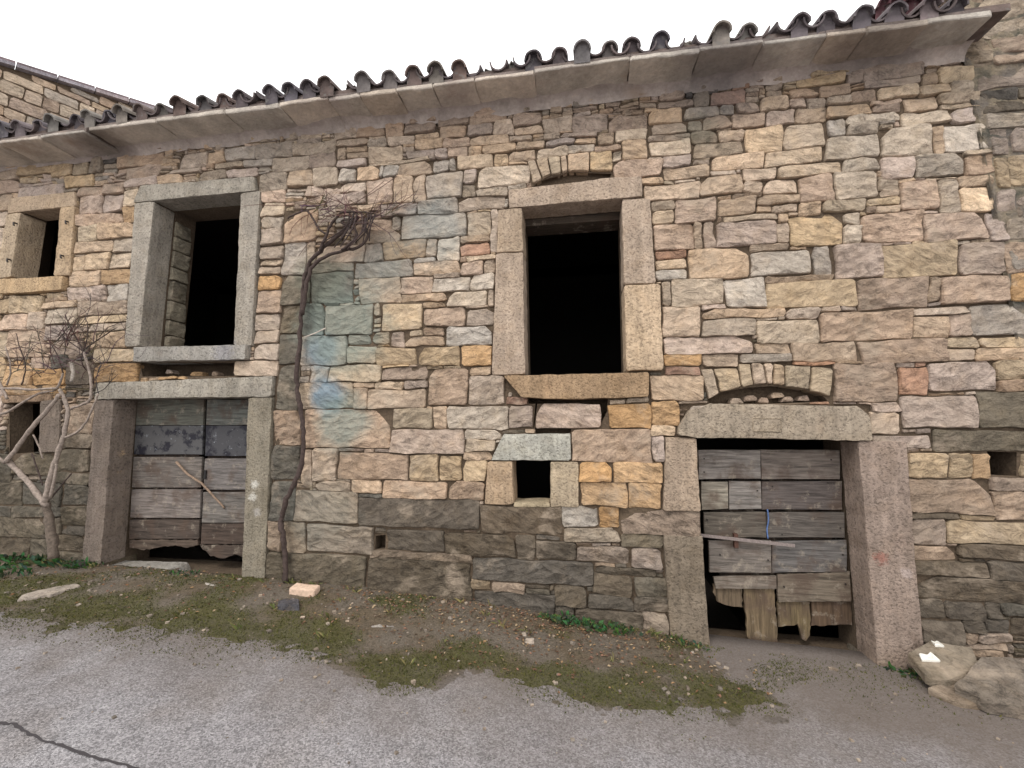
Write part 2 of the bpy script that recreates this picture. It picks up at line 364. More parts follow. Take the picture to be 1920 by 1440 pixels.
# the stones of the three walls as the photo shows them: kind, then left, top, right, bottom of each in the photo
BARN = """t632 243 672 260 m673 242 722 262 m722 240 760 261 m762 234 820 250 t780 252 818 263 m828 243 875 260 m878 234 924 257 t927 232 962 254
m652 226 720 241 m777 219 820 233 m822 216 878 234 m880 214 945 231 t632 261 685 276 g690 264 728 280 t728 261 780 275 t782 266 832 283 p838 262 885 278 t886 258 953 275
t650 276 690 287 t634 280 652 296 t655 288 690 298 g700 281 752 298 p770 284 818 300 p820 281 842 297 p842 279 875 297 t877 277 905 292 t907 275 966 291
p633 299 685 314 g695 300 800 309 l857 297 925 318 l927 293 953 308 t543 322 590 350 g590 321 636 349 w637 320 666 343 t670 314 712 340 w722 315 746 331 w712 317 721 336 t750 307 811 331 g811 304 843 321 w845 303 856 322
p582 350 640 372 t640 346 686 362 p620 363 688 388 p689 337 737 376 t738 334 777 380 t778 330 800 374 g800 325 871 371 p873 324 893 345 k868 347 894 371 l895 315 996 351 l897 353 952 367
p723 383 786 406 g788 379 858 401 t862 374 946 397 w948 372 956 392 m535 402 597 453 w598 385 626 408 p690 417 735 435 g736 413 752 432 g753 404 873 450 w877 408 920 443 t921 398 935 475 m676 437 750 456
t803 450 820 487 w820 455 865 490 t865 447 918 458 r868 459 917 479 g534 457 577 515 t578 457 592 490 m596 468 685 496 m685 460 721 485 o721 458 802 482 g596 497 662 511 g664 490 778 525 t780 494 862 514 p866 493 905 515 t908 492 930 513 l882 480 932 490 g777 484 815 493
k588 512 668 566 k533 517 580 571 t682 527 752 570 p757 517 812 550 w815 521 880 546 w882 517 928 545 t815 514 862 520 t758 551 835 566 w843 548 914 577 t917 547 928 579 g614 572 708 628 k575 573 608 628 k533 573 562 628 y713 572 792 626 t696 571 718 588
m795 577 874 615 t795 567 835 575 t877 580 927 607 w837 610 922 650 t656 629 697 648 y698 628 733 645 m737 630 760 653 t763 634 833 653 y777 617 794 628 m796 618 834 631 g567 630 653 683 k527 630 560 683 y655 650 705 683 y706 647 780 684 y787 655 861 686 o864 653 919 685
y622 686 717 716 m718 688 808 713 g590 687 620 718 m797 698 878 758 t887 707 944 757 t883 690 921 702 t665 718 702 726 l705 717 758 727 m760 716 794 727 t671 731 690 764 t693 730 795 764 g567 720 668 767 k524 687 560 767
m573 769 732 836 m516 769 565 835 y735 768 815 799 t817 763 838 805 w842 761 957 806 m960 762 1001 802 p1003 757 1128 803 r955 745 990 760 m735 803 870 857 w876 808 940 825 w874 827 930 844 t870 846 920 860 t590 845 633 900 m634 843 766 900 y769 858 822 900 y825 862 866 900 y869 863 911 900 t571 848 588 900 k512 838 560 900
k510 903 553 975 g555 918 671 977 t600 902 662 916 t664 902 717 926 m718 900 840 930 m842 903 907 938 d675 932 902 988 d902 948 1057 1003 w1060 950 1120 988 w1058 991 1160 1012 o1122 953 1160 988 m505 978 530 1035 g532 979 576 1033 g577 983 705 1033 d728 1000 833 1032 d836 997 964 1036 d967 1003 1004 1040 d1007 1013 1078 1047
m1082 1015 1180 1058 p1186 1034 1243 1066 k1164 1006 1243 1032 k507 1037 532 1092 k534 1037 688 1103 m697 1033 885 1046 d693 1048 884 1118 d886 1044 1115 1090 d1117 1060 1222 1078 d1113 1080 1187 1114 k1190 1078 1252 1114 y884 1092 918 1106 m922 1093 980 1107 d888 1109 1040 1154 d1043 1106 1103 1135 d1080 1134 1204 1170 d1106 1116 1185 1132 d1187 1117 1254 1150 m1206 1152 1252 1182 m692 1120 884 1142 d1042 1138 1078 1170 d886 1155 1040 1180
t1218 703 1312 745 l1147 748 1172 757 l1174 748 1213 757 o1140 760 1220 796 o1221 758 1266 795 l1217 797 1267 815 m1074 804 1224 864 p1227 817 1245 862 k945 805 980 812 t986 803 1003 812 o1090 868 1146 904 o1147 866 1244 904 o1088 907 1176 946 o1180 908 1240 952 m1165 955 1312 1003
t963 238 1015 256 m963 220 1015 236 t1020 230 1074 251 t1020 253 1046 264 m1048 251 1120 261 m1076 228 1135 248 t955 256 992 270 t970 270 1018 283 p1022 264 1075 276 t1078 260 1118 273 t1120 255 1148 268 l1152 249 1205 268 m1143 230 1205 247 t955 286 1005 301 l1008 282 1062 296 g1065 275 1110 290 p1112 272 1163 288 t1167 268 1211 299 w1148 290 1165 308 p1152 309 1238 334 p1240 293 1293 318 w1213 268 1292 292 t1226 235 1287 254 t1215 256 1290 266 t1190 336 1240 350 t1205 352 1310 378 t1245 318 1325 343 g1218 380 1258 396 l1224 398 1260 420 p1262 380 1340 420
m1240 172 1275 189 m1237 191 1296 208 t1220 211 1278 228 k1280 207 1345 222 k1297 184 1328 205 r1328 183 1388 200 w1347 201 1378 217 m1379 196 1420 214 m1373 218 1428 240 m1316 224 1366 245 k1290 231 1314 249 k1294 251 1344 269 k1296 271 1390 293 t1346 256 1392 268 t1425 191 1477 209 p1431 211 1488 232 p1479 189 1507 206 t1492 209 1545 230 t1510 188 1545 206 t1548 184 1592 200 t1548 202 1627 218 p1630 192 1688 214 l1396 243 1467 287 l1467 238 1549 277 l1430 283 1531 309 t1338 297 1428 316 l1458 309 1577 332 w1540 257 1647 300 w1580 302 1648 316 w1557 234 1583 254 w1587 228 1645 252
t1312 328 1392 373 t1394 322 1453 341 t1396 344 1427 358 t1378 361 1428 376 t1430 342 1493 362 p1495 335 1560 383 w1562 328 1643 370 t1420 366 1492 383 t1345 379 1412 403 t1416 388 1445 402 t1446 386 1492 398 t1495 385 1538 398 y1541 376 1622 400 y1625 370 1690 396 g1362 405 1454 416 p1343 418 1453 456 y1479 405 1577 459 p1227 425 1298 468 t1299 424 1315 464 m1317 424 1339 468 t1456 403 1476 417 t1457 425 1476 460 w1580 408 1612 422 w1579 428 1608 452 r1230 472 1283 487 l1230 489 1283 506 w1233 508 1283 524 t1286 471 1401 520 w1406 473 1519 519 g1522 466 1556 516 p1558 457 1650 521 t1402 460 1476 471
l1240 536 1257 574 w1259 525 1355 572 w1358 525 1430 575 y1434 531 1598 578 t1440 522 1560 530 t1242 578 1313 632 g1318 601 1410 632 t1316 581 1466 598 w1424 600 1535 645 p1243 634 1410 662 t1468 586 1536 598 t1412 647 1480 661 m1538 592 1706 640 o1245 666 1316 687 t1320 664 1381 682 g1384 664 1475 681 t1482 646 1610 678 r1480 679 1560 686 r1243 688 1310 701 m1560 690 1682 752
p1613 407 1727 455 p1730 404 1843 455 p1845 408 1872 450 y1653 463 1793 518 g1780 457 1806 465 m1796 462 1876 512 m1880 460 1918 512 m1605 528 1735 577 p1760 524 1888 572 t1735 519 1758 560 o1890 516 1920 566 t1710 579 1803 592 t1710 594 1773 630 p1775 598 1815 630 g1817 575 1912 630 m1613 642 1768 682 y1772 633 1828 655 y1830 632 1910 650 t1773 658 1822 677 t1824 653 1912 674 r1684 697 1735 742 p1738 678 1863 735 y1865 678 1915 708 m1866 711 1920 728
m1688 742 1826 803 k1828 732 1925 796 k1746 806 1925 850 m1633 817 1742 838 p1640 754 1686 772 t1635 775 1686 812 y1697 845 1770 893 y1773 858 1815 890 o1817 853 1848 890 y1907 850 1930 895 m1697 897 1856 960 m1858 898 1920 918 m1860 920 1922 964 d1700 964 1788 977 m1700 980 1767 1020 y1772 968 1925 1016 m1700 1022 1785 1046 d1795 1020 1925 1047 d1700 1049 1848 1080 d1852 1050 1925 1080 d1718 1083 1925 1127 d1717 1130 1768 1158 d1772 1130 1845 1158 d1847 1130 1866 1156 k1868 1130 1925 1154 d1724 1160 1800 1198 d1804 1160 1840 1178 d1842 1158 1885 1182 d1888 1156 1925 1180 m1802 1181 1832 1195 m1834 1184 1882 1196
y1500 147 1578 165 y1526 134 1583 145 m1584 143 1616 160 m1616 151 1723 168 m1620 133 1722 149 y1757 139 1815 157 t1727 147 1755 163 m1484 168 1530 183 m1534 165 1588 182 m1590 170 1636 190 l1640 170 1718 187 l1722 164 1775 181 l1777 159 1820 176 l1760 182 1828 197 p1628 192 1686 208 t1690 190 1756 208 l1758 199 1830 209 w1688 212 1775 236 p1778 211 1822 234 w1585 219 1682 240 w1650 243 1743 293 t1746 246 1764 284 w1767 238 1840 282 p1650 301 1708 338 w1712 292 1802 334 m1806 294 1850 328 l1810 284 1844 291 l1743 336 1780 343 w1646 343 1678 358 p1682 341 1756 396 t1786 333 1855 350 l1760 346 1795 396 l1797 354 1860 394 t1646 362 1680 377 t1648 380 1680 400"""
HOUSE = """y105 305 138 328 y140 303 170 327 k172 302 192 326 y128 330 176 353 p150 354 198 368 p200 349 238 364 p240 336 298 350 m245 315 300 330 m230 292 305 312 t302 330 343 343 t328 318 375 329 t345 297 388 315 t398 293 425 305 g425 285 482 302 g485 279 552 297 g555 276 630 293 g410 305 458 318 g462 303 512 316 g517 299 580 320 m583 297 630 317 p430 321 482 332 g382 322 428 334 g487 331 538 356
p152 372 196 400 p200 370 236 398 w240 365 266 390 o237 392 258 416 p152 403 235 420 y155 428 188 450 t190 423 255 446 t152 455 215 474 l217 450 253 474 l148 488 163 506 l165 480 208 505 l210 477 250 502 t135 510 193 538 o195 505 246 532 p133 541 205 566 w207 538 242 562 t147 568 240 592
y0 565 25 587 y27 562 85 586 t88 562 145 577 p10 590 58 616 t60 590 88 612 w90 580 153 608 y157 594 240 604 t180 606 238 620 m22 620 88 668 y-20 622 20 666 p90 612 138 638 m105 641 155 664 t180 622 238 652 y180 656 264 680 o183 684 264 711 o68 692 128 718 o16 692 64 720 y-20 672 13 703 k103 668 130 690 p67 672 101 690 d132 682 178 714 o15 727 78 742 p-25 725 12 770 m130 765 184 812 d128 815 180 840
k104 843 168 885 k30 850 102 884 k104 888 171 905 k-20 907 47 944 k120 908 170 947 k50 905 118 945 k-20 947 27 968 k29 948 88 970 k91 948 120 970 k122 950 168 984 k-20 970 85 1010 d88 972 120 1000 d122 986 166 1004 d-15 1012 60 1042 k62 1005 98 1042 d100 1003 166 1032 k100 1034 172 1056 k-25 850 27 905
t2 365 24 395 p40 355 120 370 p-15 343 38 362 t-10 300 40 318 y42 300 102 325 t-15 320 38 340 y130 380 150 398 t-20 400 12 428 t-22 430 10 470 y-20 473 8 500 t-20 502 8 530 y-15 533 10 560 t-15 372 -2 397
p497 362 533 380 w498 382 531 406 g503 410 530 427 t492 431 529 458 t490 461 527 486 l497 488 526 500 t488 502 525 515 o485 518 524 546 m483 549 524 588 t482 590 522 621 t482 623 522 643 t480 645 521 674 t445 677 520 705"""
NEIGH = """g1810 84 1856 122 p1860 78 1920 101 p1857 104 1920 122 p1822 130 1920 172 d1832 175 1893 193 d1838 196 1920 212 k1842 215 1920 240 p1852 252 1882 290 y1864 308 1882 350 y1893 300 1925 345 p1862 365 1890 395 g1885 420 1905 450 g1886 470 1925 510 g1828 12 1920 40 g1850 44 1920 76 p1890 252 1925 285"""
def parse(txt, frac=.5):
    out = []
    tok = txt.split()
    for i in range(0, len(tok), 4):
        ch = tok[i][0]; x0, y0, x1, y1 = float(tok[i][1:]), float(tok[i+1]), float(tok[i+2]), float(tok[i+3])
        xc, yc = (x0+x1)/2, (y0+y1)/2
        a, b_ = W(x0, yc)[0], W(x1, yc)[0]; c, d = W(xc, y1)[1], W(xc, y0)[1]
        out.append([ch, a, c, b_, d])
    return out
def trim(L):
    for i in range(len(L)):
        for j in range(i):
            A, B = L[i], L[j]
            dx = min(A[3], B[3])-max(A[1], B[1]); dz = min(A[4], B[4])-max(A[2], B[2])
            if dx > 0 and dz > 0:
                k = 1 if dx < dz else 2
                lo, hi = (A, B) if A[k]+A[k+2] < B[k]+B[k+2] else (B, A)
                m = (lo[k+2]+hi[k])/2
                if m-lo[k] > .02 and hi[k+2]-m > .02: lo[k+2] = m; hi[k] = m
    return L
# ------------------------------------------------------------------ the fronts and their openings
ZTOP = EYE+3.17
XS = -3.115                            # straight joint between the two fronts
def seam_l(z):                         # the joint steps over to the right under the eaves
    if z > W(632, 297)[1]: return W(632, 270)[0]
    if z > W(583, 321)[1]: return W(583, 310)[0]
    return XS
def seam_r(z): return 3.33+(4.92-z)*.062
# openings right through the wall (photo corners TL TR BR BL) and blind recesses with their depth
OPEN = dict(win_house=[(297, 380), (457, 366), (445, 650), (268, 652)], win_barn=[(980, 393), (1165, 377), (1173, 697), (986, 703)],
            door_barn=[(1303, 820), (1602, 825), (1640, 1252), (1330, 1225)], door_house=[(222, 748), (472, 745), (460, 1085), (195, 1070)],
            win_small=[(49, 402), (124, 392), (109, 520), (30, 522)], win_vent=[(962, 862), (1032, 864), (1032, 940), (964, 940)],
            win_low=[(20, 758), (83, 754), (80, 845), (22, 850)])
OPW = {k: quad_px(v) for k, v in OPEN.items()}
RECESS = [([(265, 680), (440, 680), (440, 705), (268, 706)], .30), ([(990, 746), (1140, 744), (1138, 772), (1128, 792), (1110, 770), (1060, 757), (992, 757)], .22),
          ([(1326, 748), (1350, 736), (1400, 727), (1445, 724), (1500, 728), (1540, 740), (1552, 753), (1440, 757), (1330, 757)], .13),
          ([(1000, 350), (1014, 340), (1050, 330), (1064, 325), (1105, 325), (1146, 326), (1144, 334), (1000, 357)], .05), ([(1850, 846), (1905, 848), (1905, 892), (1850, 890)], .3),
          ([(705, 1004), (724, 1002), (723, 1028), (704, 1030)], .16), ([(1003, 802), (1072, 801), (1070, 812), (1005, 813)], .14), ([(690, 1062), (716, 1076), (704, 1088), (690, 1086)], .14), ([(1008, 753), (1002, 802), (1000, 802), (1004, 757)], .1)]
RECW = [(quad_px(p), d) for p, d in RECESS]
# dressed blocks round the openings: owner, part name, photo corners, colour
PD, PG, PT = rgb(170, 152, 135), rgb(150, 143, 132), rgb(170, 151, 131)
BLOCKS = [
 ('win_house', 'lintel', [(271, 352), (482, 335), (486, 362), (258, 384)], PG, .05), ('win_house', 'jamb', [(262, 385), (297, 381), (268, 650), (242, 652)], rgb(152, 144, 133), .05),
 ('win_house', 'jamb', [(458, 366), (494, 362), (478, 650), (445, 650)], rgb(152, 144, 133), .05), ('win_house', 'sill', [(266, 653), (474, 649), (472, 676), (264, 680)], rgb(150, 145, 138), .09),
 ('win_barn', 'lintel', [(954, 362), (1140, 340), (1202, 337), (1204, 374), (956, 395)], PD, .06), ('win_barn', 'jamb', [(936, 397), (980, 394), (982, 475), (933, 477)], PT, .05),
 ('win_barn', 'jamb', [(932, 478), (982, 476), (986, 703), (924, 704)], PD, .05), ('win_barn', 'jamb', [(1165, 378), (1218, 376), (1228, 534), (1169, 536)], PD, .05),
 ('win_barn', 'jamb', [(1169, 537), (1236, 535), (1242, 695), (1173, 697)], rgb(184, 162, 137), .06), ('win_barn', 'sill', [(946, 706), (1215, 700), (1214, 744), (1080, 750), (980, 746)], rgb(158, 133, 106), .09),
 ('win_vent', 'lintel', [(945, 814), (1070, 813), (1071, 863), (922, 862)], rgb(168, 165, 155), .05), ('win_vent', 'jamb', [(916, 864), (962, 864), (964, 945), (910, 945)], rgb(172, 149, 124), .045),
 ('win_vent', 'jamb', [(1032, 865), (1085, 866), (1085, 950), (1033, 949)], rgb(166, 150, 128), .045), ('win_vent', 'sill', [(964, 941), (1032, 941), (1032, 949), (964, 949)], rgb(170, 155, 130), .04),
 ('win_small', 'lintel', [(27, 375), (150, 363), (150, 390), (22, 403)], rgb(170, 150, 128), .05), ('win_small', 'jamb', [(22, 405), (49, 402), (30, 522), (2, 524)], rgb(170, 152, 130), .05),
 ('win_small', 'jamb', [(124, 393), (150, 390), (140, 518), (109, 521)], rgb(172, 150, 124), .05), ('win_small', 'sill', [(14, 527), (132, 521), (130, 546), (60, 553), (12, 554)], rgb(174, 149, 118), .08),
 ('door_house', 'lintel', [(192, 719), (518, 706), (516, 744), (188, 749)], PG, .06), ('door_house', 'jamb', [(188, 750), (222, 749), (196, 1075), (163, 1072)], rgb(122, 110, 101), .05),
 ('door_house', 'jamb', [(472, 746), (516, 745), (503, 1090), (460, 1088)], rgb(132, 124, 110), .05), ('door_house', 'threshold', [(198, 1062), (320, 1066), (330, 1085), (196, 1080)], rgb(150, 145, 138), .06),
 ('door_barn', 'lintel', [(1290, 770), (1330, 757), (1600, 762), (1622, 780), (1628, 826), (1302, 820), (1268, 815), (1270, 797)], rgb(154, 141, 125), .07),
 ('door_barn', 'jamb', [(1246, 819), (1303, 821), (1311, 957), (1242, 957)], rgb(160, 142, 124), .05), ('door_barn', 'jamb', [(1242, 1002), (1314, 1002), (1330, 1232), (1256, 1215)], rgb(124, 112, 98), .05),
 ('door_barn', 'jamb', [(1602, 826), (1690, 828), (1726, 1260), (1640, 1262)], rgb(142, 126, 115), .05),
 ('win_low', 'jamb', [(84, 752), (120, 748), (118, 848), (81, 848)], rgb(120, 108, 98), .04), ('win_low', 'lintel', [(10, 743), (104, 739), (104, 752), (12, 756)], rgb(140, 118, 98), .04)]
VOUS_R = [[(1312, 694), (1335, 693), (1346, 738), (1328, 748)], [(1337, 692), (1380, 691), (1387, 727), (1350, 735)], [(1382, 684), (1404, 684), (1410, 722), (1389, 726)], [(1406, 682), (1427, 682), (1434, 720), (1412, 722)],
          [(1429, 682), (1446, 682), (1445, 719), (1437, 720)], [(1448, 684), (1467, 685), (1468, 723), (1447, 720)], [(1469, 686), (1517, 687), (1513, 731), (1470, 724)], [(1519, 688), (1558, 692), (1552, 744), (1516, 732)]]
VOUS_W = [[(990, 306), (1004, 304), (1016, 338), (1000, 347)], [(1006, 303), (1026, 298), (1032, 330), (1018, 337)], [(1028, 298), (1050, 296), (1052, 328), (1034, 330)], [(1052, 297), (1062, 295), (1064, 324), (1054, 327)],
          [(1064, 293), (1104, 288), (1105, 323), (1066, 324)], [(1106, 288), (1146, 286), (1148, 322), (1107, 323)]]
BLKW = [quad_px(b_[2]) for b_ in BLOCKS]+[quad_px(v) for v in VOUS_R+VOUS_W]
# ---- things
house = empty('stone_house', (-5.0, 2, .17), 'left stone house with a plank double door under a tall empty window', 'house')
barn = empty('stone_barn', (.2, 2, 0), 'wide stone barn with a dark square-framed window and a broken plank door', 'barn')
neigh = empty('neighbouring_house', (5.2, 2, -.1), 'taller patchy plastered wall rising at the right edge beyond the barn', 'house')
OWN = dict(win_house=house, door_house=house, win_small=house, win_low=house, win_barn=barn, door_barn=barn, win_vent=barn)
NICE = dict(win_house='window', win_barn='window', win_small='window', win_vent='window', win_low='window', door_house='doorway', door_barn='doorway')
def shrink(P, d):
    cx = sum(p[0] for p in P)/len(P); cz = sum(p[1] for p in P)/len(P)
    return [(p[0]+d*(1 if p[0] > cx else -1), p[1]+d*(1 if p[1] > cz else -1)) for p in P]
WALLT = .5
SPLAY = ('win_small', 'win_low', 'win_vent')
def back_poly(k): return shrink(OPW[k], .31) if k in SPLAY else shrink(OPW[k], .012)
opobj = {}
for k, P in OPW.items():
    # the rough reveal behind the dressed frame, through the wall's thickness
    Q = shrink(P, .012); n = len(Q); mb = MB()
    ys = [.0, .21, .35, WALLT]
    for y_ in ys:
        Qy = Q if not (k in SPLAY and y_ > .3) else shrink(Q, .30 if y_ == WALLT else .16)
        mb.V += [Vector((q[0], y_, q[1])) for q in Qy]
    for a in range(len(ys)-1):
        for i in range(n): mb.F.append((a*n+i, a*n+(i+1) % n, (a+1)*n+(i+1) % n, (a+1)*n+i))
    mb.C = [rgb(120, 106, 92)]*len(mb.V)
    opobj[k] = mb.build(NICE[k], M_mort, OWN[k])
for (k, nm, P, c, pr) in BLOCKS:
    block(nm, opobj[k], P, proud=pr, back=.20, col=c)
# rough stones inside the deep left reveal of the house's big window
wl = OPW['win_house']; xl = (wl[0][0]+wl[3][0])/2
zc = wl[3][1]+.03
while zc < wl[0][1]-.12:
    h = rnd.uniform(.15, .23); fm = lambda u, d, v: Vector((xl+.0+d, u, v))
    V, Fc = stone_geo([(.23, zc), (.44, zc), (.44, min(zc+h, wl[0][1]-.02)), (.23, min(zc+h, wl[0][1]-.02))], .03, .02, fm, rough=.01)
    mk('reveal_stone', V, Fc, M_stone, opobj['win_house'], cols=rgb(136, 128, 112)); zc += h+.014
P_ = OPW['win_barn']; zt_ = min(P_[0][1], P_[1][1]); V, Fc = box(((P_[0][0]+P_[1][0])/2, .35, zt_-.005), ((P_[1][0]-P_[0][0])/2+.1, .125, .06))
mk('timber_lintel', V, Fc, M_wx, opobj['win_barn'], cols=rgb(86, 76, 66))
# iron shutter hooks of the small window
for (px, py) in ((30, 422), (18, 490), (127, 419), (118, 483)):
    x, z = W(px, py, -.06); V, Fc = tube([(x, -.05, z+.02), (x, -.085, z+.02), (x+.012, -.09, z-.005), (x+.02, -.088, z-.02)], .009, 6)
    mk('shutter_hook', V, Fc, M_metal, opobj['win_small'], cols=(.03, .025, .022))
# recessed name plate on the barn door's lintel
pl = quad_px([(1411, 784), (1464, 785), (1465, 809), (1412, 808)], -.072); mb = MB()
for i in range(4):
    a, c_ = Vector((pl[i][0], -.074, pl[i][1])), Vector((pl[(i+1) % 4][0], -.074, pl[(i+1) % 4][1])); mb.add(*tube([a, c_], .005, 5), rgb(150, 136, 118))
mb.build('carved_border', M_dress, opobj['door_barn'])
# blind recesses
for i, (P, d) in enumerate(RECW):
    n = len(P); V = [Vector((p[0], 0.0, p[1])) for p in shrink(P, .01)]+[Vector((p[0], d, p[1])) for p in shrink(P, .01)]
    Fc = [(a, (a+1) % n, n+(a+1) % n, n+a) for a in range(n)]+[tuple(range(n, 2*n))]
    own = house if P[0][0] < XS else barn
    mk('wall_hole' if i not in (2, 3) else 'arch_recess', V, Fc, M_mort, own, cols=rgb(90, 78, 66))
for P in VOUS_R+VOUS_W:
    block('arch_stone', barn, P, proud=.038, back=.10 if P in VOUS_W else .14, col=stone_col(rnd.choice('ttly')), chop=.012, mat=M_stone, jit=.004, rough=.008)
# loose rubble in the gaps
for (px, py, s_, c, y_) in ((320, 698, .055, 'm', .06), (372, 702, .08, 'o', .07), (405, 702, .05, 'm', .08), (1430, 752, .045, 'p', .06), (1475, 750, .055, 'm', .06), (1380, 753, .06, 't', .04), (1405, 748, .06, 'm', .06), (1455, 742, .06, 't', .07), (1505, 748, .05, 'p', .05)):
    x, z = W(px, py, y_); V, Fc = stone_geo([(x-s_, z-.02), (x+s_, z-.02), (x+s_*.7, z+.025), (x-s_*.6, z+.03)], .03, .06, frontmap(y_), rough=.01)
    mk('gap_stone', V, Fc, M_stone, house if px < 500 else barn, cols=stone_col(c))
# ---- assign traced stones
ST = {'house': [], 'barn': [], 'neigh': []}
for nm, t in (('house', HOUSE), ('barn', BARN), ('neigh', NEIGH)): ST[nm] = trim(parse(t))
# ---- occupancy grid for the small stones that fill what is left
CELL = .0125; GX0, GZ0 = -8.6, -.5; NX, NZ = int((6.4-GX0)/CELL), int((8.2-GZ0)/CELL)
occ = np.zeros((NZ, NX), bool)
def cells(P, grow=.0):
    xs = [p[0] for p in P]; zs = [p[1] for p in P]
    i0, i1 = max(0, int((min(xs)-grow-GX0)/CELL)), min(NX, int((max(xs)+grow-GX0)/CELL)+1)
    j0, j1 = max(0, int((min(zs)-grow-GZ0)/CELL)), min(NZ, int((max(zs)+grow-GZ0)/CELL)+1)
    if i1 <= i0 or j1 <= j0: return None
    X = GX0+(np.arange(i0, i1)+.5)*CELL; Z = GZ0+(np.arange(j0, j1)+.5)*CELL
    XX, ZZ = np.meshgrid(X, Z); ins = np.zeros(XX.shape, bool); n = len(P)
    for a in range(n):
        x1, z1 = P[a]; x2, z2 = P[a-1]
        if z1 == z2: continue
        cond = ((z1 > ZZ) != (z2 > ZZ)) & (XX < (x2-x1)*(ZZ-z1)/(z2-z1)+x1); ins ^= cond
    return j0, j1, i0, i1, ins
def mark(P):
    r = cells(P)
    if r: occ[r[0]:r[1], r[2]:r[3]] |= r[4]
for P in list(OPW.values())+[p for p, _ in RECW]+BLKW: mark(shrink(P, .006))
for L_ in ST.values():
    for s_ in L_: mark([(s_[1], s_[2]), (s_[3], s_[2]), (s_[3], s_[4]), (s_[1], s_[4])])
occ_base = occ.copy()
def grow(L_, rounds, lim):
    for s_ in L_: s_.append([0, 0, 0, 0])
    for _ in range(rounds):
        for s_ in rnd.sample(L_, len(L_)):
            for side in range(4):
                if s_[5][side] >= lim: continue
                i0, i1 = int((s_[1]-GX0)/CELL+.5), int((s_[3]-GX0)/CELL+.5); j0, j1 = int((s_[2]-GZ0)/CELL+.5), int((s_[4]-GZ0)/CELL+.5)
                if i0 < 1 or j0 < 1 or i1 >= NX-1 or j1 >= NZ-1 or i1 <= i0 or j1 <= j0: continue
                if side == 0: sl_ = (slice(j0, j1), slice(i0-1, i0))
                elif side == 1: sl_ = (slice(j0-1, j0), slice(i0, i1))
                elif side == 2: sl_ = (slice(j0, j1), slice(i1, i1+1))
                else: sl_ = (slice(j1, j1+1), slice(i0, i1))
                if occ[sl_].mean() <= .12:
                    occ[sl_] = True; s_[5][side] += 1
                    if side < 2: s_[1+side] -= CELL
                    else: s_[1+side] += CELL
    for s_ in L_: s_.pop()
for L_ in ST.values(): grow(L_, 3, 3)
Xc = GX0+(np.arange(NX)+.5)*CELL; Zc = GZ0+(np.arange(NZ)+.5)*CELL
base_z = np.interp(Xc, BX, BZ)-.12
dom = np.zeros((NZ, NX), np.int8)
for j in range(NZ):
    z = Zc[j]; sl, sr = seam_l(z), seam_r(z)
    row = np.where(Xc < sl, 1, np.where(Xc < sr, 2, 3)); row[base_z > z] = 0
    row[(z > ZTOP-.01) & (Xc < 3.33)] = 0
    row[(Xc < -8.4)] = 0
    dom[j] = row
occ |= dom == 0
FILL = {1: [], 2: [], 3: []}
for j in range(NZ-1, -1, -1):
    i = 0
    while i < NX:
        if occ[j, i]: i += 1; continue
        k = dom[j, i]; off = Xc[i] < -7.0 or Xc[i] > 3.55 or k == 3
        mw = int(rnd.uniform(.10, .30)/CELL) if not off else int(rnd.uniform(.16, .5)/CELL); mh = int(rnd.uniform(.03, .075)/CELL) if not off else int(rnd.uniform(.09, .2)/CELL)
        e = i
        while e < NX and e-i < mw and not occ[j, e] and dom[j, e] == k: e += 1
        g = 1
        while j-g >= 0 and g < mh and not occ[j-g, i:e].any() and (dom[j-g, i:e] == k).all(): g += 1
        occ[j-g+1:j+1, i:e] = True
        if e-i >= 3 and g >= 2: FILL[k].append([GX0+i*CELL, GZ0+(j-g+1)*CELL, GX0+e*CELL, GZ0+(j+1)*CELL])
        i = e
for k in FILL:
    F_ = [['t']+q for q in FILL[k]]; grow(F_, 3, 3); FILL[k] = [q[1:] for q in F_]
def nearest(x, z, L_):
    return min(L_, key=lambda s_: (((s_[1]+s_[3])/2-x)**2+((s_[2]+s_[4])/2-z)**2))[0]
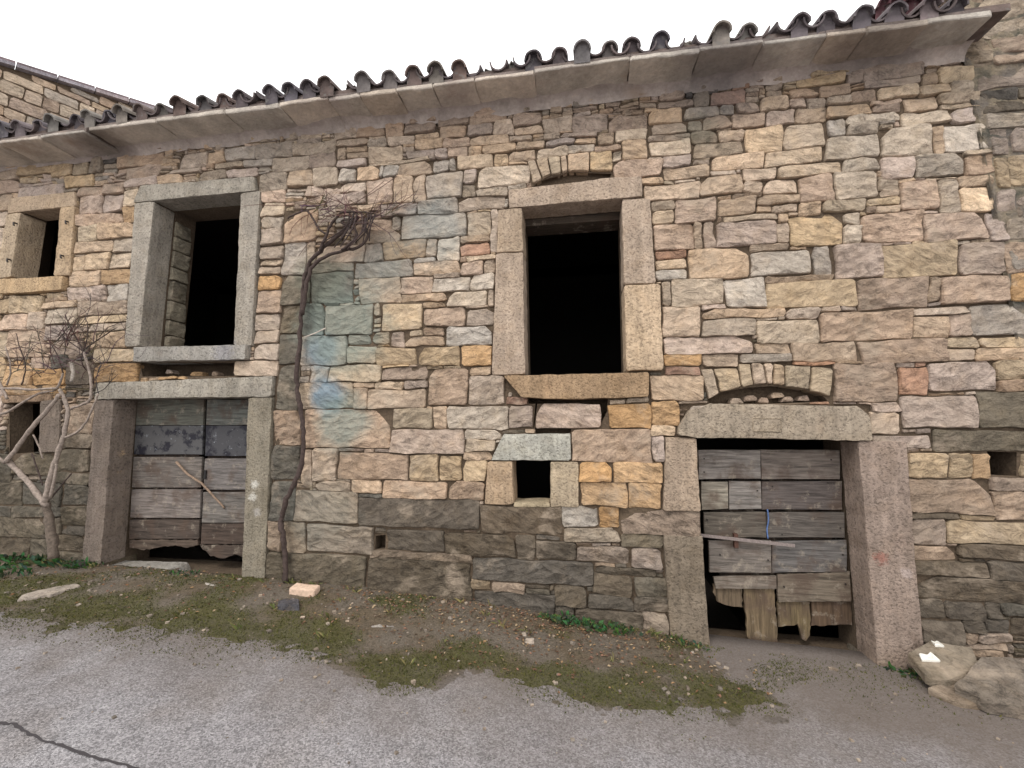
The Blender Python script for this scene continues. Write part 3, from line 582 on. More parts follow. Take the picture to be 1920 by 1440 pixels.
for key, own, k in (('house', house, 1), ('barn', barn, 2), ('neigh', neigh, 3)):
    L_ = [(s_[0], s_[1:], True) for s_ in ST[key]]
    for q in FILL[k]:
        ch = nearest((q[0]+q[2])/2, (q[1]+q[3])/2, ST[key])
        if rnd.random() < .4: ch = rnd.choice('tttmpyk') if ch not in 'dk' else rnd.choice('ddkkm')
        L_.append((ch, q, False))
    def seen(q):                       # size in the picture, for choosing the stones that become single parts
        c = Vector(((q[0]+q[2])/2, 0, (q[1]+q[3])/2))-camo.matrix_world.translation
        dpt = c.dot(FW); px = 960+F_PX*c.dot(RT)/dpt; py = 720-F_PX*c.dot(UP)/dpt
        vis = -30 < px < 1950 and -30 < py < 1470
        return (q[2]-q[0])*(q[3]-q[1])/dpt**2*(1 if vis else .02)
    L_.sort(key=lambda s_: -seen(s_[1]))
    rest = MB()
    for i, (ch, q, traced) in enumerate(L_):
        a, c_, b_, d_ = q; g = .0015; w_, h_ = b_-a, d_-c_
        sk = .10*h_
        r_ = lambda m: rnd.uniform(-.45*m, .8*m)
        P = [(a+g+r_(min(.02, .05*w_)), c_+g+r_(min(.012, .09*h_))), (b_-g-r_(min(.02, .05*w_)), c_+g+r_(min(.012, .09*h_))), (b_-g-r_(min(.02, .06*w_)), d_-g-r_(min(.012, .09*h_))), (a+g+r_(min(.02, .06*w_)), d_-g-r_(min(.012, .09*h_)))]
        if traced and w_ > .12 and rnd.random() < .3:   # some stones are five-sided
            e_ = rnd.choice((2, 3)); m = rnd.uniform(.2, .45)*h_; x_ = P[e_][0]; s1 = -1 if e_ == 2 else 1
            t1 = (x_, P[e_][1]-m); t2 = (x_+s1*rnd.uniform(.1, .22)*w_, P[e_][1]); P[e_:e_+1] = [t1, t2] if e_ == 2 else [t2, t1]
        pr = rnd.uniform(.024, .040) if traced else rnd.uniform(.018, .034)
        if ch in 'wgpmd' : ro = .019
        else: ro = .012
        if h_ < .05: ro *= .6
        V, Fc = stone_geo(P, pr, .03, wallmap(), rough=ro, step=max(.045, min(.08, w_/5)), jit=min(.004, h_*.05), chop=min(.016, h_*.16), spacing=.045 if traced else .06)
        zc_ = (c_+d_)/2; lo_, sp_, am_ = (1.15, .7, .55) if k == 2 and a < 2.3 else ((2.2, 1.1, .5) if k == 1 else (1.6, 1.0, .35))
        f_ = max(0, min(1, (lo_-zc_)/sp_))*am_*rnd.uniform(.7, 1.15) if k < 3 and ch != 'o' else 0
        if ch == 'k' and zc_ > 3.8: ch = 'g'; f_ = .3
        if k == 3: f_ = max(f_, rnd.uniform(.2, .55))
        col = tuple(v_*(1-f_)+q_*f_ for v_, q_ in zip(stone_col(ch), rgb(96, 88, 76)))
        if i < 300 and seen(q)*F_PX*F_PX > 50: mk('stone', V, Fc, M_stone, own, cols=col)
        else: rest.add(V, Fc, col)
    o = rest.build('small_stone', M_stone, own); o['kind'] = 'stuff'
# ---- mortar bed behind the stones, with the openings cut out
def bed(own, xa, xb, zb_, zt, mat, y0=.0, holes=(), lo=None, hi=None, name='wall'):
    pts = []; s_ = .075
    for i in range(int((xb-xa)/s_)+2):
        for j in range(int((zt-zb_)/s_)+2):
            x, z = min(xa+i*s_, xb), min(zb_+j*s_, zt)
            if xa < x < xb: x += rnd.uniform(-.02, .02)
            if zb_ < z < zt: z += rnd.uniform(-.02, .02)
            l_, h_ = (lo(z) if lo else xa), (hi(z) if hi else xb)
            x = max(l_, min(h_, x))
            if any(in_poly(x, z, P) for P in holes): continue
            pts.append(Vector((x, z)))
    edges = []
    for P in holes:
        b0 = len(pts); pts += [Vector(p) for p in P]; edges += [(b0+i, b0+(i+1) % len(P)) for i in range(len(P))]
    vs, _, fs, _, _, _ = geometry.delaunay_2d_cdt(pts, edges, [], 0, 1e-5)
    Fc = []
    for f_ in fs:
        cx = sum(vs[i].x for i in f_)/3; cz = sum(vs[i].y for i in f_)/3
        if not any(in_poly(cx, cz, P) for P in holes): Fc.append(tuple(f_))
    V = [Vector((v.x, y0-.006+.012*noise.fractal(Vector((v.x*6, v.y*6, 1)), 1, 2, 3), v.y)) for v in vs]
    return mk(name, V, Fc, mat, own, cols=rgb(120, 104, 88))
hl = [shrink(OPW[k], .008) for k in OPW if OWN[k] is house]+[P for P, d in RECW if P[0][0] < XS]
hr = [shrink(OPW[k], .008) for k in OPW if OWN[k] is barn]+[P for P, d in RECW if P[0][0] >= XS]
bed(house, -8.4, -2.54, -.3, ZTOP+.02, M_mort, holes=hl, hi=seam_l)
bed(barn, -3.12, 3.9, -.6, ZTOP+.02, M_mort, holes=hr, lo=seam_l, hi=lambda z: seam_r(z)+.02)
bed(neigh, 3.28, 6.3, -.8, 8.1, M_plas, y0=-.018, lo=lambda z: seam_r(z)+.006 if z < 5.0 else 3.28)
# solid bodies: dark rooms behind the openings
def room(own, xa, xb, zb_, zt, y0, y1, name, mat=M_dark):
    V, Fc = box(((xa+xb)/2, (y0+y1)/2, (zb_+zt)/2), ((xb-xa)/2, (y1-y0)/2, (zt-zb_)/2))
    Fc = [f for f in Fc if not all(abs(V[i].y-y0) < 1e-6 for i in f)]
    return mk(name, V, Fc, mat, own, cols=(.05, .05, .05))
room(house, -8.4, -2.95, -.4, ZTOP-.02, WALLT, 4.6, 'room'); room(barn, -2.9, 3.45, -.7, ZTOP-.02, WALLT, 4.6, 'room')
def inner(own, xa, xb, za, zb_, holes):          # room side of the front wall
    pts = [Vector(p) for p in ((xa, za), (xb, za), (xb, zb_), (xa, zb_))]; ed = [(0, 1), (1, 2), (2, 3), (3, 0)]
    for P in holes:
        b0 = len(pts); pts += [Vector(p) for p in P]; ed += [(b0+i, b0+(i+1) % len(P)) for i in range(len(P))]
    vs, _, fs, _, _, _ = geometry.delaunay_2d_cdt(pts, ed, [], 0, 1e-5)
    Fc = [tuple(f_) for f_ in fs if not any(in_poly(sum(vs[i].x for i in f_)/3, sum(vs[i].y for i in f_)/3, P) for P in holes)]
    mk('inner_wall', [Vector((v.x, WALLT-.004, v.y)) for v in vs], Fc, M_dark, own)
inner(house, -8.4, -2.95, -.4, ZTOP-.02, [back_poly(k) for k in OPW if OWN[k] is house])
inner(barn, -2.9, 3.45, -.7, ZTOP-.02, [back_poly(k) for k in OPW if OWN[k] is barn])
def prism(plan, za, zb_):
    n = len(plan); V = [Vector((x, y, za)) for x, y in plan]+[Vector((x, y, zb_)) for x, y in plan]
    return V, [(i, (i+1) % n, n+(i+1) % n, n+i) for i in range(n)]+[tuple(range(n))[::-1], tuple(range(n, 2*n))]
V, Fc = prism([(3.42, .1), (6.6, .1), (10.0, 5.6), (8.2, 5.6)], -.9, 8.0); mk('house_body', V, Fc, M_plas, neigh)
# ------------------------------------------------------------------ eaves slabs, roofs and tiles
b = NB('eaves_stone', .95); c = b.attr(); v = b.pos((1, 1, 1), 5.0); vw = b.pos(); c = b.scale(c, b.rng(b.noise(v, 3.5, 7, .65), .3, .7, .66, 1.22)); c = b.scale(c, b.rng(b.noise(v, 30, 5, .65), .3, .7, .85, 1.12))
c = b.mix(b.rng(b.noise(vw, 1.3, 5, .6), .5, .68, 0, .7), c, rgb(168, 152, 146)); c = b.mix(b.rng(b.noise(vw, 2.6, 5, .65), .58, .7, 0, .5), c, rgb(170, 150, 130))
for (px, py, r, tint, amt) in ((1345, 110, .5, rgb(80, 77, 80), .5), (1640, 70, .55, rgb(84, 74, 70), .5), (195, 285, .35, rgb(76, 64, 56), .6)): c = b.stain(c, at3(px, py, -.2), r, tint, amt, b.noise(vw, 4, 5, .6))
b.bump(b.noise(v, 12, 8, .7), .035, .9); M_slab = b.fin(c)
def slab_range(own, joints, z_off=0.0, p_=.38):
    for a, c_ in zip(joints[:-1], joints[1:]):
        y0, y1 = -p_+rnd.uniform(-.015, .015), .25
        zt = ZTOP+z_off+rnd.uniform(-.006, .006); th = rnd.uniform(.03, .04)
        sk0, sk1 = rnd.uniform(-.03, .03), rnd.uniform(-.03, .03)
        fm = lambda u, d, v: Vector((u, v, zt+th/2-d))
        nn = max(2, int((c_-a)/.12)); low = [(a+.006+sk0*0, y1)]
        Q = [(a+.0015, y0), (c_-.0015, y0), (c_-.0015, y1), (a+.0015, y1)]
        V, Fc = stone_geo(Q[::-1], th/2, th/2, fm, rough=.006, step=.1, jit=.006, chop=.015, spacing=.09, tilt=.006)
        Fc = Fc+[tuple(range(len(ring0(V))))] if False else Fc
        m = MB(); m.add(V, Fc, rgbj((208, 196, 182), 4))
        V2, F2 = box(((a+c_)/2, (y0+y1)/2+.01, zt+th+.018), ((c_-a)/2-.002, (y1-y0)/2-.012, .022)); m.add(V2, F2, rgb(130, 118, 112))
        m.build('eaves_slab', M_slab, own)
jx = lambda L_: [W(p, 0, -.2)[0] if False else p for p in L_]
def slab_x(px, py): return W(px, py, -.2)[0]
J_house = [-8.4, -7.7, -6.9, slab_x(40, 300), slab_x(115, 290), slab_x(196, 275), slab_x(322, 245), slab_x(447, 228), slab_x(545, 215), slab_x(632, 205)]
J_barn = [slab_x(632, 205)]+[slab_x(px, py) for px, py in ((690, 195), (757, 185), (822, 178), (897, 170), (1005, 160), (1178, 135), (1300, 118), (1415, 103), (1530, 90), (1600, 80), (1710, 72), (1826, 68))]
slab_range(house, J_house[:6], -.05, .40); slab_range(house, J_house[5:], 0)
slab_range(barn, J_barn)
def fillet(own, xa, xb, dz=0.0):
    n = int((xb-xa)/.06); V = []; Fc = []; m_ = 5
    for i in range(n+1):
        x = xa+(xb-xa)*i/n; k = 1+.35*noise.fractal(Vector((x*2.5, 3, 0)), 1, 2, 4)
        for j in range(m_):
            a_ = j/(m_-1)*math.pi/2; V.append(Vector((x, -.03-.11*k*(1-math.cos(a_)), ZTOP+dz-.10*k*(1-math.sin(a_))+.004)))
    for i in range(n):
        for j in range(m_-1): a_ = i*m_+j; Fc.append((a_, a_+m_, a_+m_+1, a_+1))
    mk('eaves_mortar', V, Fc, M_slab, own, cols=rgb(190, 177, 168), smooth=True)
fillet(house, -8.4, J_house[-1]-.002); fillet(barn, J_barn[0]+.002, 3.3)
SL = math.radians(17); DY, DZ = math.cos(SL), math.sin(SL)
def half_tile(x, y, z, r0, r1, ln, yawj, up=True, n=9, ragged=0.0, th=.014):
    V = []; Fc = []; m = 4
    ax = Vector((math.sin(yawj), DY, DZ)); side = Vector((1, 0, 0)); nor = side.cross(ax).normalized()
    for i in range(m):
        t = i/(m-1); r = r0+(r1-r0)*t
        for sh in (0, th):
            for k in range(n):
                an = math.pi*k/(n-1); s_ = 1 if up else -1
                st = ragged*abs(math.sin(k*2.1+x*9))*(1-t)
                V.append(Vector((x, y, z))+ax*(ln*t+st)+side*(math.cos(an)*(r-sh))+nor*(math.sin(an)*(r-sh)*s_))
    for i in range(m-1):
        a, c_ = i*2*n, (i+1)*2*n
        for k in range(n-1):
            Fc += [(a+k, a+k+1, c_+k+1, c_+k), (a+n+k, c_+n+k, c_+n+k+1, a+n+k+1)]
        Fc += [(a, c_, c_+n, a+n), (a+n-1, a+2*n-1, c_+2*n-1, c_+n-1)]
    Fc += [(k, n+k, n+k+1, k+1) for k in range(n-1)]
    if up:                              # bedding mortar stopping the tile's mouth
        b0 = len(V); r = r0-th*.6
        for k in range(n):
            an = math.pi*k/(n-1); V.append(Vector((x, y, z))+ax*(.05+.012*math.sin(k*3+x*20))+side*(math.cos(an)*r)+nor*(math.sin(an)*r))
        V += [Vector((x-r, y+.05, z-.09)), Vector((x+r, y+.05, z-.09))]
        Fc.append(tuple(range(b0, b0+n))+(b0+n, b0+n+1))
    return V, Fc
TILE_PX = [(25, 262), (60, 246), (92, 246), (130, 233), (160, 231), (192, 233), (222, 215), (257, 206), (292, 211), (333, 197), (375, 192), (412, 187), (445, 182), (475, 178), (505, 172), (540, 160), (575, 157), (608, 152), (643, 152), (680, 143), (728, 134), (772, 133), (815, 114), (857, 117),
           (908, 116), (957, 98), (997, 92), (1050, 85), (1093, 80), (1142, 78), (1186, 62), (1243, 50), (1295, 60), (1355, 42), (1405, 40), (1455, 38), (1505, 26), (1555, 20), (1625, 9), (1690, 8), (1752, 14), (1808, 18)]
def tiles(own, tops):
    for i, (x, zt, brk) in enumerate(tops):
        r = rnd.uniform(.074, .084); zc_ = zt-r
        c = rgbj(rnd.choice(((106, 97, 99), (98, 92, 96), (114, 98, 92), (112, 107, 106), (122, 116, 110))), 10)
        V, Fc = half_tile(x+rnd.uniform(-.01, .01), -.40+rnd.uniform(-.04, .03)+(.10 if brk else 0), zc_, r, r*.82, .46, rnd.uniform(-.05, .05), True, ragged=.07 if brk else .008)
        mk('roof_tile', V, Fc, M_tile, own, cols=c)
        if i+1 < len(tops):
            xm = (x+tops[i+1][0])/2
            V, Fc = half_tile(xm, -.385+rnd.uniform(-.02, .02), ZTOP+.165+rnd.uniform(-.01, .01), .085, .10, .46, 0, False)
            mk('channel_tile', V, Fc, M_tile, own, cols=rgbj((106, 96, 96)))
tops = []
for (px, py) in TILE_PX:
    x, z = W(px, py, -.42); tops.append((x, min(max(z, ZTOP+.20), ZTOP+.262), px in (908, 957, 1295, 1455, 475, 643)))
lo_ = [(x, ZTOP+.22, False) for x in np.arange(tops[0][0]-.24, -8.3, -.24)][::-1]
tops = lo_+tops
xsplit = slab_x(632, 205)
tiles(house, [t for t in tops if t[0] < xsplit]); tiles(barn, [t for t in tops if t[0] >= xsplit])
def roof(own, xa, xb):
    m = MB(); 
    V, Fc = box(((xa+xb)/2, -.33+1.0, ZTOP+.09), ((xb-xa)/2, 1.0, .03)); m.add(V, Fc, rgb(110, 96, 90))
    nx = int((xb-xa)/.03); ny = 12
    V = []; Fc = []
    for i in range(nx+1):
        x = xa+(xb-xa)*i/nx
        for j in range(ny+1):
            t = j/ny*5.0; stp = .02*((t/.4) % 1)
            V.append(Vector((x, -.02+t*DY, ZTOP+.20+t*DZ+.05*abs(math.cos(x*math.pi/.235))-stp)))
    for i in range(nx):
        for j in range(ny): a = i*(ny+1)+j; Fc.append((a, a+1, a+ny+2, a+ny+1))
    m.add(V, Fc, rgb(104, 86, 82))
    V, Fc = box(((xa+xb)/2, 4.65, ZTOP+.75), ((xb-xa)/2, .05, .95)); m.add(V, Fc, rgb(120, 108, 92))
    m.build('roof', M_tile, own)
roof(house, -8.4, xsplit-.003); roof(barn, xsplit, 3.40)
# tiles piled where the barn roof meets the taller wall, and the wall's upper part behind the tiles
for (px, py, yw) in ((1662, 12, .3), (1684, 5, -.2), (1705, 14, .5)):
    x, z = W(px, py, -.22); V, Fc = half_tile(x, -.25, z-.02, .09, .075, .42, yw, True)
    tag(mk('loose_roof_tile', V, Fc, M_tile, None, cols=rgb(96, 66, 70)), 'loose dark red tile piled at the top right end of the barn eaves', 'roof tile', 'loose tiles piled at the right end of the eaves')
x0 = W(1728, 20, .58)[0]; zc = ZTOP+.25
V, Fc = prism([(x0, .6), (3.7, .6), (6.5, 3.0), (x0+2.5, 3.0)], ZTOP+.2, 8.0); mk('upper_wall', V, Fc, M_plas, neigh)
while zc < 8:
    h = rnd.uniform(.12, .2); xa = x0
    while xa < 3.5:
        wd = rnd.uniform(.2, .4); V, Fc = stone_geo([(xa, zc), (xa+wd-.01, zc), (xa+wd-.01, zc+h-.01), (xa, zc+h-.01)], .04, .05, frontmap(.59), rough=.01)
        mk('stone', V, Fc, M_stone, neigh, cols=stone_col(rnd.choice('gtpw'))); xa += wd
    zc += h
# ------------------------------------------------------------------ doors
def plank(name, parent, P, y, th, col, mat, jit=.002, warp=.003):
    Q = [Vector(q) for q in quad_px(P, y)]; out = []
    n = len(Q)
    for i in range(n):
        a, c_ = Q[i], Q[(i+1) % n]; k = max(1, int((c_-a).length/(.10 if jit < .0035 else .03)))
        for j in range(k): out.append(a+(c_-a)*(j/k)+Vector((rnd.uniform(-jit, jit), rnd.uniform(-jit, jit))))
    V, Fc = [], []
    n = len(out); cc = sum(out, Vector((0, 0)))/n
    yo = rnd.uniform(-warp, warp)
    for yy, ins in ((y+th, 0), (y+.003, 0), (y, .003)):
        for p in out:
            q = p+(cc-p).normalized()*ins; V.append(Vector((q.x, yy+yo+warp*noise.noise(Vector((q.x*4, q.y*4, 0))), q.y)))
    for r_ in range(2):
        for i in range(n): Fc.append((r_*n+i, r_*n+(i+1) % n, (r_+1)*n+(i+1) % n, (r_+1)*n+i))
    Fc += [tuple(range(2*n, 3*n)), tuple(range(n))[::-1]]
    return mk(name, V, Fc, mat, parent, cols=col)
def wcol(c, j=8): return rgbj(c, j)
YD = .21
# house: double door, boards lying across
for side in (0, 1):
    xs = ((257, 250, 243, 241), (382, 378, 374, 371)) if side == 0 else ((388, 384, 378, 374), (472, 470, 465, 460))
    def xe(e, y_):
        return float(np.interp(y_, [748, 855, 980, 1060], xs[e]))
    rows = [(749, 797, (106, 106, 98), M_wx), (798, 852, (80, 80, 82), M_paint), (857, 914, (124, 117, 112), M_wx), (918, 971, (132, 122, 116), M_wx), (975, 1010, (92, 80, 72), M_wx)] if side == 0 else \
           [(749, 797, (104, 105, 100), M_wx), (798, 855, (74, 74, 78), M_paint), (860, 918, (122, 116, 113), M_wx), (923, 980, (128, 120, 113), M_wx), (982, 1020, (86, 74, 67), M_wx)]
    fr = plank('door', opobj['door_house'].parent, [(xe(0, 760)+6, 760), (xe(1, 760)-6, 760), (xe(1, 990)-6, 990), (xe(0, 990)+6, 990)], YD+.035, .03, wcol((50, 42, 38)), M_wz)
    fr['label'] = 'left leaf of the double door' if side == 0 else 'right leaf of the double door'
    for (a, c_, co, mt) in rows:
        plank('plank', fr, [(xe(0, a), a), (xe(1, a), a), (xe(1, c_), c_), (xe(0, c_), c_)], YD, .03, wcol(co), mt)
    if side == 0: plank('plank', fr, [(243, 1012), (371, 1012), (371, 1022), (352, 1027), (330, 1022), (300, 1026), (270, 1031), (243, 1027)], YD, .03, wcol((88, 76, 67)), M_wx, .007)
    else: plank('plank', fr, [(375, 1022), (462, 1022), (461, 1046), (440, 1040), (415, 1048), (395, 1042), (380, 1030)], YD, .03, wcol((82, 70, 62)), M_wx, .007)
    if side == 0:
        x, z = W(385, 890, YD-.01); V, Fc = box((x, YD-.012, z), (.012, .006, .05)); mk('latch_plate', V, Fc, M_metal, fr, cols=(.02, .018, .018))
# barn: boards lying across, nailed over upright boards that have rotted away at the foot
db = plank('door', barn, [(1318, 850), (1568, 850), (1588, 1090), (1350, 1090)], YD+.075, .025, wcol((44, 38, 34)), M_wz)
def xl_(y_): return float(np.interp(y_, [840, 900, 1000, 1100, 1140], [1306, 1311, 1321, 1338, 1343]))
def xr_(y_): return float(np.interp(y_, [828, 1180], [1572, 1599]))
for (a, c_, sp, cs) in [(842, 899, (1426,), ((150, 134, 120), (128, 110, 96))), (902, 956, (1366, 1428), ((148, 134, 112), (136, 122, 110), (106, 90, 82))), (960, 1008, (1437,), ((108, 98, 86), (104, 92, 82))), (1014, 1074, (1447,), ((124, 113, 104), (120, 109, 101)))]:
    ed = [xl_((a+c_)/2)]+list(sp)+[xr_((a+c_)/2)]
    for u, v_, co in zip(ed[:-1], ed[1:], cs):
        plank('plank', db, [(u+.8, a+rnd.uniform(0, 2)), (v_-.8, a+rnd.uniform(-1, 2)), (v_-.8+.8, c_-rnd.uniform(0, 2)), (u+1.6, c_-rnd.uniform(0, 1))], YD, .028, wcol([v*.62+.38*sum(co)/3+4 for v in co]), M_wx, .003)
plank('plank', db, [(1338, 1082), (1456, 1080), (1456, 1104), (1342, 1104)], YD, .028, wcol((126, 116, 106)), M_wx, .003)
plank('plank', db, [(1458, 1078), (1594, 1073), (1597, 1128), (1460, 1129)], YD, .028, wcol((116, 106, 94)), M_wx, .004)
for (P, co) in (([(1336, 1096), (1391, 1096), (1393, 1140), (1370, 1138), (1345, 1128), (1338, 1112)], (112, 96, 78)), ([(1394, 1096), (1452, 1096), (1459, 1205), (1447, 1212), (1443, 1228), (1414, 1228), (1408, 1205), (1402, 1195)], (122, 106, 84)),
               ([(1458, 1100), (1518, 1100), (1520, 1190), (1512, 1202), (1503, 1198), (1497, 1172), (1461, 1176)], (112, 98, 74)), ([(1522, 1100), (1596, 1100), (1599, 1172), (1522, 1174)], (100, 82, 66))):
    plank('upright_board', db, P, YD+.032, .03, wcol(co), M_wz, .006)
for (px, py) in ((1320, 860), (1320, 885), (1558, 862), (1552, 905), (1420, 920), (1326, 975), (1466, 1002), (1575, 990), (1350, 1040), (1440, 1050), (1580, 1040), (1470, 1100), (1585, 1095), (1448, 912)):
    x, z = W(px, py, YD); V, Fc = tube([(x, YD-.006, z), (x, YD+.01, z)], .007, 7); mk('nail', V, Fc, M_metal, db, cols=(.03, .025, .022))
x, z = W(1380, 1014, YD-.03); V, Fc = box((x, YD-.02, z), (.016, .02, .06)); mk('iron_staple', V, Fc, M_metal, db, cols=rgb(88, 62, 52))
def px3(px, py, y): x, z = W(px, py, y); return Vector((x, y, z))
a, c_ = px3(1300, 1002, YD-.05), px3(1490, 1023, YD-.05); m = (a+c_)/2; hw = (c_-a).length/2
V, Fc = box((0, 0, 0), (hw, .006, .013)); R_ = Matrix.Rotation(-math.atan2(c_.z-a.z, c_.x-a.x), 3, 'Y'); V = [R_ @ v+m for v in V]
tag(mk('door_bar', V, Fc, M_metal, None, cols=rgb(140, 128, 124)), 'thin grey bar slotted across the broken barn door', 'door bar')
V, Fc = tube(smooth_path([px3(1439, 955, YD-.012), px3(1441, 975, YD-.02), px3(1438, 992, YD-.03), px3(1440, 1010, YD-.065)], 3), .006, 6)
tag(mk('cord', V, Fc, M_cord, None, cols=rgb(88, 112, 158), smooth=True), 'short blue cord hanging from a nail down to the door bar', 'cord')
P = smooth_path([px3(331, 866, YD-.02), px3(352, 889, YD-.03), px3(378, 907, YD-.03), (px3(402, 932, YD-.03)), px3(421, 953, YD-.02)], 3, .003)
V, Fc = tube(P, lerp_r(.013, .010, len(P)), 7); tag(mk('stick', V, Fc, M_bark, None, cols=rgb(150, 128, 110), smooth=True), 'pale wooden stick slanting across the grey double door', 'stick')
# a flat stone lying on the shoulder of the barn lintel
x, z = W(1311, 766, -.02); V, Fc = stone_geo([(x-.085, z-.03), (x+.085, z-.03), (x+.08, z+.02), (x-.06, z+.025)], .06, .08, frontmap(0), rough=.006, chop=.02)
tag(mk('flat_stone', V, Fc, M_stone, None, cols=rgb(178, 164, 150)), 'small pale flat stone lying on the left shoulder of the barn door lintel', 'stone')
# ------------------------------------------------------------------ ground
def grid_mesh(xs, ys, zf):
    V = [Vector((x, y, zf(x, y))) for x in xs for y in ys]; n = len(ys)
    return V, [(i*n+j, (i+1)*n+j, (i+1)*n+j+1, i*n+j+1) for i in range(len(xs)-1) for j in range(n-1)]
xs = [-120, -60, -25]+list(np.arange(-12, 8.01, .16))+[25, 60, 120]; ys = [-120, -50, -20, -10, -6]+list(np.arange(-4, .61, .16))+[2, 10, 60, 120]
def zr_(x, y):
    z = zroad(x, y)
    if y > .2 : z -= .55
    if -12 < x < 8 and -4 < y < .2: z += .012*noise.fractal(Vector((x*.9, y*.9, 0)), 1, 2, 3)
    return z
V, Fc = grid_mesh(xs, ys, zr_); tag(mk('road', V, Fc, M_road, None, smooth=True, org=(0, 0, 0)), kind='structure')
# crack in the road
cp = [G(*p) for p in ((-60, 1352), (0, 1355), (25, 1358), (42, 1368), (80, 1385), (120, 1398), (160, 1414), (200, 1425), (262, 1442), (330, 1462))]
cp = smooth_path(cp, 5, .006); V, Fc = [], []
for i, p in enumerate(cp):
    t = (cp[min(i+1, len(cp)-1)]-cp[max(i-1, 0)]).normalized(); s_ = Vector((-t.y, t.x, 0))*rnd.uniform(.004, .011)
    zz = lambda q: zr_(q.x, q.y)+.004
    for q in (p+s_, p-s_): V.append(Vector((q.x, q.y, zz(q))))
for i in range(len(cp)-1): Fc.append((2*i, 2*i+1, 2*i+3, 2*i+2))
ck = mk('road_crack', V, Fc, M_crack, None); tag(ck, kind='structure')
# verge along the wall: earth, moss and litter, its edge running out over the road
EDGE = [(-9, -1.0), (-5.34, -1.0), (-4.0, -.95), (-2.8, -.86), (-2.2, -.85), (-1.64, -1.12), (-.99, -1.12), (-.83, -.88), (-.39, -.93), (.02, -1.0), (.4, -1.0), (1.15, -.82), (1.6, -.4), (2.3, -.3), (2.8, -.35), (3.3, -.5), (5, -.5)]
EX, EY = [e[0] for e in EDGE], [e[1] for e in EDGE]
def edge_y(x): return float(np.interp(x, EX, EY))+.07*noise.fractal(Vector((x*4, 7, 0)), 1, 2, 4)
def zv(x, y):
    e = edge_y(x); t = (y-e-.13)/.30+.8*noise.fractal(Vector((x*5, y*7, 2)), 1, 2, 5)
    lift = .020*max(-1.2, min(1.0, t))+.012*noise.fractal(Vector((x*9, y*9, 0)), 1, 2, 4)*min(1, max(0, t))
    in_l = 1 if -5.05 < x < -3.40 and y > -.02 else 0; in_r = 1 if 1.02 < x < 2.28 and y > .13 else 0
    return zground(x, y)+.008+lift-(.35 if in_l or in_r else 0)
xs = np.arange(-8.6, 5.0, .035); ys = list(np.arange(-1.5, .36, .03))
def mossy(x, y):
    e = edge_y(x); near = math.exp(-((y-e-.16)/.20)**2); right = 1 if x < 1.35 else max(0, 1-(x-1.35)/.5)
    return (noise.fractal(Vector((x*1.7, y*3.0, 4.2)), 1, 2, 5)*.9+near*.75-.18)*right-(0 if x > -2.4 else -.14)
def verge_col(x, y):
    m_ = max(0, min(1, mossy(x, y)*2.2+.1)); g_ = max(0, min(1, .55+1.4*noise.fractal(Vector((x*2.3, y*3, 11)), 1, 2, 4)+(.5 if x > 1.0 else 0)))
    e = max(0, min(1, (edge_y(x)+.12-y)/.2))*(1-m_)
    br = Vector(rgb(118, 104, 86)); gr = Vector(rgb(130, 121, 111)); mo = Vector(rgb(92, 92, 50)); ed = Vector(rgb(132, 123, 116))
    c = br.lerp(gr, g_*.7).lerp(mo, m_*.7).lerp(ed, e); return tuple(c)
V, Fc = grid_mesh(xs, ys, zv); tag(mk('verge', V, Fc, M_verge, None, cols=[verge_col(p.x, p.y) for p in V], smooth=True, org=(0, 0, 0)), kind='structure')
# moss
mb = MB(); cnt = 0; G1 = [rgb(82, 84, 38), rgb(74, 76, 34), rgb(94, 90, 46), rgb(66, 70, 36)]
while cnt < 42000:
    x, y = rnd.uniform(-8, 3.6), rnd.uniform(-1.25, -.05); e = edge_y(x)
    if y < e-.42 or (y < e and rnd.random() < ((e-y)/.42)**.6): continue
    if mossy(x, y) < rnd.uniform(-.12, .22): cnt += .1; continue
    s_ = rnd.uniform(.006, .013); z = max(zv(x, y), zr_(x, y))-.002; an = rnd.uniform(0, 6.28); dx, dy = math.cos(an)*s_, math.sin(an)*s_; lx, ly = rnd.uniform(-1, 1)*s_, rnd.uniform(-1, 1)*s_
    mb.add([Vector((x-dx*.5, y-dy*.5, z)), Vector((x+dx*.5, y+dy*.5, z)), Vector((x+lx, y+ly, z+s_*rnd.uniform(.6, 1.5)))], [(0, 1, 2)], rnd.choice(G1)); cnt += 1
tag(mb.build('moss', M_leaf, None, org=(0, 0, 0)), kind='stuff')
mb = MB(); B1 = [rgb(124, 92, 66), rgb(104, 78, 60), rgb(146, 118, 86), rgb(92, 70, 58), rgb(160, 140, 112), rgb(134, 100, 84)]
for _ in range(5200):
    x = rnd.choice((rnd.gauss(-.6, .9), rnd.uniform(-7.5, 3.4))); y = -abs(rnd.gauss(.05, .38))
    if y < edge_y(x)+.02 or rnd.random() < .35: continue
    s_ = rnd.uniform(.006, .019); z = zv(x, y)+rnd.uniform(.002, .012); an = rnd.uniform(0, 6.28); u = Vector((math.cos(an), math.sin(an), rnd.uniform(-.3, .3)))*s_; v_ = Vector((-math.sin(an), math.cos(an), rnd.uniform(-.5, .5)))*s_*.45
    c0 = Vector((x, y, z)); mb.add([c0-u, c0+v_+Vector((0, 0, s_*.3)), c0+u, c0-v_], [(0, 1, 2), (0, 2, 3)], rnd.choice(B1))
tag(mb.build('dead_leaves', M_leaf, None, org=(0, 0, 0)), kind='stuff')
mb = MB()
